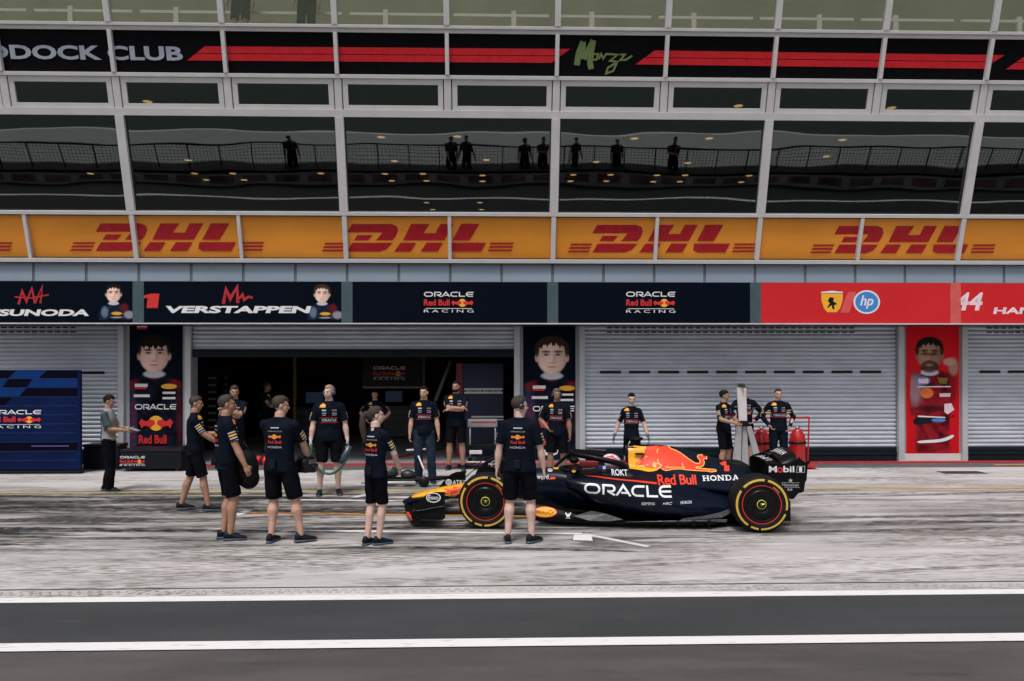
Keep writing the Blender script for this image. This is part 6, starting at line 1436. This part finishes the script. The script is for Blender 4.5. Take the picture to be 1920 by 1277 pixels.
# bag, red tipped gun and helmet in hands of the near row
bc = at_z(424, 1011, 0); c_ = P3(461, 878, bc.y+.10)
bg_ = thing("equipment_bag", "round black bag hanging from the hand of the second person in the near row", "bag", tuple(c_-Vector((0,0,.25))))
m_ = MB(); m_.ball(c_, (.16,.13,.24), 18, 12); m_.ball(c_+Vector((.04,0,-.12)), (.13,.12,.14), 14, 9); me_ = remesh(m_, .015, 2); me_.transform(XF[bg_.name].inverted()); mesh_obj("pouch", me_, mat("bag_black", (.006,.006,.008), rough=.7, bump=.5, bscale=14), bg_)
MB().tube([c_+Vector((-.07,0,.20)), c_+Vector((-.03,0,.33)), c_+Vector((.06,0,.20))], .012, 6).build("strap", M_BLK, bg_, smooth=True)
rg_ = P3(484, 866, bc.y+.55); RG = thing("wheel_gun", "black wheel gun with two bright red rings between the two men of the near row", "wheel gun", tuple(rg_-Vector((0,0,.1))))
m_ = MB().tube([rg_+Vector((-.30,0,.10)), rg_+Vector((-.14,0,.04)), rg_+Vector((.16,0,-.01))], [.045,.055,.05], 14); m_.build("barrel", M_DRK, RG, smooth=True)
for dz, dx in ((0, -.02), (-.01, .07)): MB().tube([rg_+Vector((dx,0,.02+dz)), rg_+Vector((dx+.05,0,.015+dz))], .062, 16).build("ring", mat("gun_red", (.80,.02,.02), rough=.4), RG, smooth=True)
hh = at_z(525, 1017, 0); hcx = P3(573, 868, hh.y+.25)
HM = thing("crash_helmet", "black crash helmet held at the waist of the wide shouldered crew member", "helmet", tuple(hcx-Vector((0,0,.12))))
m_ = MB(); m_.ball(hcx, (.125,.15,.125), 20, 14); m_.box(hcx.x-.08, hcx.x+.14, hcx.y-.1, hcx.y+.1, hcx.z-.11, hcx.z-.02); me_ = remesh(m_, .012, 3); me_.transform(XF[HM.name].inverted()); mesh_obj("shell", me_, mat("helmet_black", (.01,.01,.012), rough=.3, coat=.5), HM)
m_ = MB(); m_.rings([[(hcx.x+.128*math.cos(R(a)), hcx.y+.152*math.sin(R(a)), hcx.z+z) for a in range(-60, 61, 12)] for z in (.0,.03,.055)], False, loop=False); m_.build("visor", mat("visor_grey", (.12,.13,.14), rough=.15), HM, smooth=True)
# grey tripod stand with a tall flat board
ts = at_z(1397, 893, 0); TY = ts.y
TS = thing("tripod_stand", "pale grey tripod stand with a tall narrow board and a dark camera on top", "tripod", (ts.x, TY, 0))
t_ = lambda x, y, dy=0: P3(x, y, TY+dy)
def plank(pts, th, name, m, bev=.004):
    return MB().prism([Vector(p) for p in pts], (0, th, 0)).build(name, m, TS, bevel=bev)
M_TRI = mat("tripod_grey", (.40,.40,.42), rough=.4, metal=.3, var=.05)
plank([t_(1382,728), t_(1399,728), t_(1401,792), t_(1386,792)], .05, "board", mat("board_white", (.62,.58,.60), rough=.4, var=.04))
MB().box(t_(1386,792).x, t_(1402,792).x, TY-.03, TY+.09, t_(0,800).z, t_(0,792).z).build("clamp", M_BLK, TS, bevel=.01)
plank([t_(1381,800), t_(1391,800), t_(1388,892), t_(1371,892)], .04, "leg", M_TRI); plank([t_(1393,800,.05), t_(1401,800,.05), t_(1404,893,.05), t_(1390,893,.05)], .04, "leg", M_TRI); plank([t_(1400,800), t_(1409,800), t_(1437,890), t_(1421,890)], .04, "leg", M_TRI)
cb = t_(1391,723); m_ = MB(); m_.box(cb.x-.06, cb.x+.06, TY-.02, TY+.09, cb.z-.03, cb.z+.035); m_.tube([(cb.x, TY-.02, cb.z), (cb.x, TY-.10, cb.z)], .026, 12); m_.build("camera", mat("camera_grey", (.03,.035,.035), rough=.4), TS, bevel=.008)
# gas bottle trolley
gy = -1.0
def bottle(px, w_px, ytop, label):
    c = P3(px, 872, gy); r = w_px/2/F_PX*(CAM_D+gy); zt = P3(px, ytop, gy).z
    q = thing("gas_bottle", label, "gas bottle", (c.x, gy, .006), 0, "red gas bottles behind the rear wing")
    MB().lathe([(.001,.06),(r*.9,.06),(r,.10),(r,zt-.28),(r*.9,zt-.16),(r*.55,zt-.08),(r*.5,zt-.04),(.001,zt-.04)], (c.x, gy, 0), 'Z', 28).build("cylinder", mat("bottle_red", (.42,.006,.008), rough=.35, coat=.3, var=.08), q, smooth=True)
    MB().lathe([(r+.003,zt*.60),(r+.012,zt*.60),(r+.012,zt*.60+.05),(r+.003,zt*.60+.05)], (c.x, gy, 0), 'Z', 28).build("strap", M_BLK, q, smooth=True)
    m_ = MB(); m_.lathe([(.001,zt-.04),(.04,zt-.04),(.04,zt+.0),(.001,zt+.0)], (c.x, gy, 0), 'Z', 12); m_.tube([(c.x-.06, gy, zt), (c.x+.06, gy, zt)], .015, 8); m_.build("valve", mat("valve_metal", (.3,.28,.25), rough=.35, metal=.8), q, smooth=True)
bottle(1428, 33, 802, "red gas bottle between the tripod stand and the person in overalls"); bottle(1495, 30, 801, "red gas bottle to the far side of the person in overalls, nearest the red poster")
cx0, cx1 = P3(1408, 880, -.75), P3(1517, 880, -.75)
CT = thing("bottle_trolley", "red tubular trolley frame carrying the red gas bottles", "trolley", ((cx0.x+cx1.x)/2, -.75, .006))
zt = P3(1450, 783, -.75).z; M_CT = mat("trolley_red", (.50,.01,.012), rough=.4)
m_ = MB(); m_.tube([(cx0.x,-.75,zt-.02),(cx1.x,-.75,zt)], .018, 8); m_.tube([(cx1.x,-.75,zt),(cx1.x-.03,-.75,.12)], .018, 8); m_.tube([(cx0.x,-.75,zt-.02),(cx0.x,-.75,.12)], .018, 8); m_.tube([(cx0.x,-.75,.75),(cx1.x,-.75,.78)], .014, 8); m_.box(cx0.x-.02, cx1.x+.02, -1.22, -.72, .035, .058); m_.build("frame", M_CT, CT, smooth=False)
for x in (cx0.x+.1, cx1.x-.06): MB().lathe([(.001,-.03),(.11,-.03),(.12,0),(.11,.03),(.001,.03)], (x, -.66, .126), 'Y', 22).build("wheel", M_BLK, CT, smooth=True)
# ================================================================== WHAT THE GLASS REFLECTS: pit wall and track behind the photographer
PWL = thing("pit_wall", "long low pale pit wall with a dark ledge and wire mesh fence behind the photographer", "wall", (0,-18.5,0))
MB().box(-70, 70, -18.6, -18.3, -.02, .50).build("wall", mat("pit_wall_pale", (.55,.55,.58), rough=.7, var=.25, scale=1), PWL)
MB().box(-70, 70, -19.3, -18.25, .51, .62).build("ledge", mat("platform_dark", (.008,.008,.009), rough=.7), PWL)
m_ = MB()
for i in range(60): m_.box(-40+i*1.35, -39.0+i*1.35, -18.297, -18.285, .12, .40)
m_.build("advertising_panel", mat("panel_faint", (.30,.16,.17), rough=.6, var=.6, scale=1.5), PWL)
m_ = MB(); m_.box(-70, 70, -18.75, -18.70, 1.50, 1.56)
for i in range(70): m_.box(-45+i*1.3, -44.96+i*1.3, -18.75, -18.70, .62, 1.5)
for k in range(7): m_.box(-70, 70, -18.735, -18.725, .70+k*.12, .712+k*.12)
for k in range(520): m_.box(-39+k*.15, -38.988+k*.15, -18.738, -18.728, .62, 1.5)
m_.build("mesh_fence", M_BLK, PWL)
sheet("race_track", -300, 300, -26.3, -19.4, .0, mat("track_light", (.30,.30,.31), rough=.8, var=.12, stretch=(.2,1,1)))
sheet("dark_ground", -60, 60, -18.4, -14.9, .003, mat("charcoal_asphalt", (.03,.032,.034), rough=.7))  # strip of darker grey asphalt before the pit wall
marking("pit_wall_line", [(-90,-16.75),(90,-16.75),(90,-16.6),(-90,-16.6)], M_LINE, z=.008)
marking("track_edge_line", [(-90,-26.3),(90,-26.3),(90,-26.1),(-90,-26.1)], M_LINE, z=.008)
sheet("verge", -300, 300, -44, -26.3, .0, mat("dark_verge", (.022,.036,.030), rough=.9, var=.35, scale=.3))
tag(MB().add([(-300,-200,.0),(300,-200,.0),(300,-44,.0),(-300,-44,.0)], [(0,1,2,3)]).build("grass", M_GRN), "green grass beyond the race track", "grass", kind='structure')
def reflect_on(px, py, Y):     # where a vertical plane at Y is met by the mirror ray leaving the leaning glass at this pixel
    p = px_on_facade(px, py); d = (p-CP).normalized(); rd = d-NV*2*d.dot(NV); return p+rd*((Y-p.y)/rd.y)
protos = [bpy.data.objects[k] for k in ('person.011', 'person.009', 'person.013', 'person.003', 'person.010')]
for i, px in enumerate((545, 848, 876, 983, 1018, 1078, 1158, 1264)):
    src = protos[(i*3+i//2) % 5]; c = src.copy(); COL.objects.link(c); x = reflect_on(px, 290, -19.0).x
    c.location = (x, -19.0, .0); c.rotation_euler = (0, 0, R((i*70) % 50-25)); c.scale = (1.03,)*3
    c['label'] = "dark clothed onlooker behind the pit wall fence, mirrored in the tall windows"; c['group'] = "onlookers behind the pit wall fence"
    for ch in src.children:
        k = ch.copy(); COL.objects.link(k); k.parent = c
        for g2 in ch.children: h2 = g2.copy(); COL.objects.link(h2); h2.parent = k
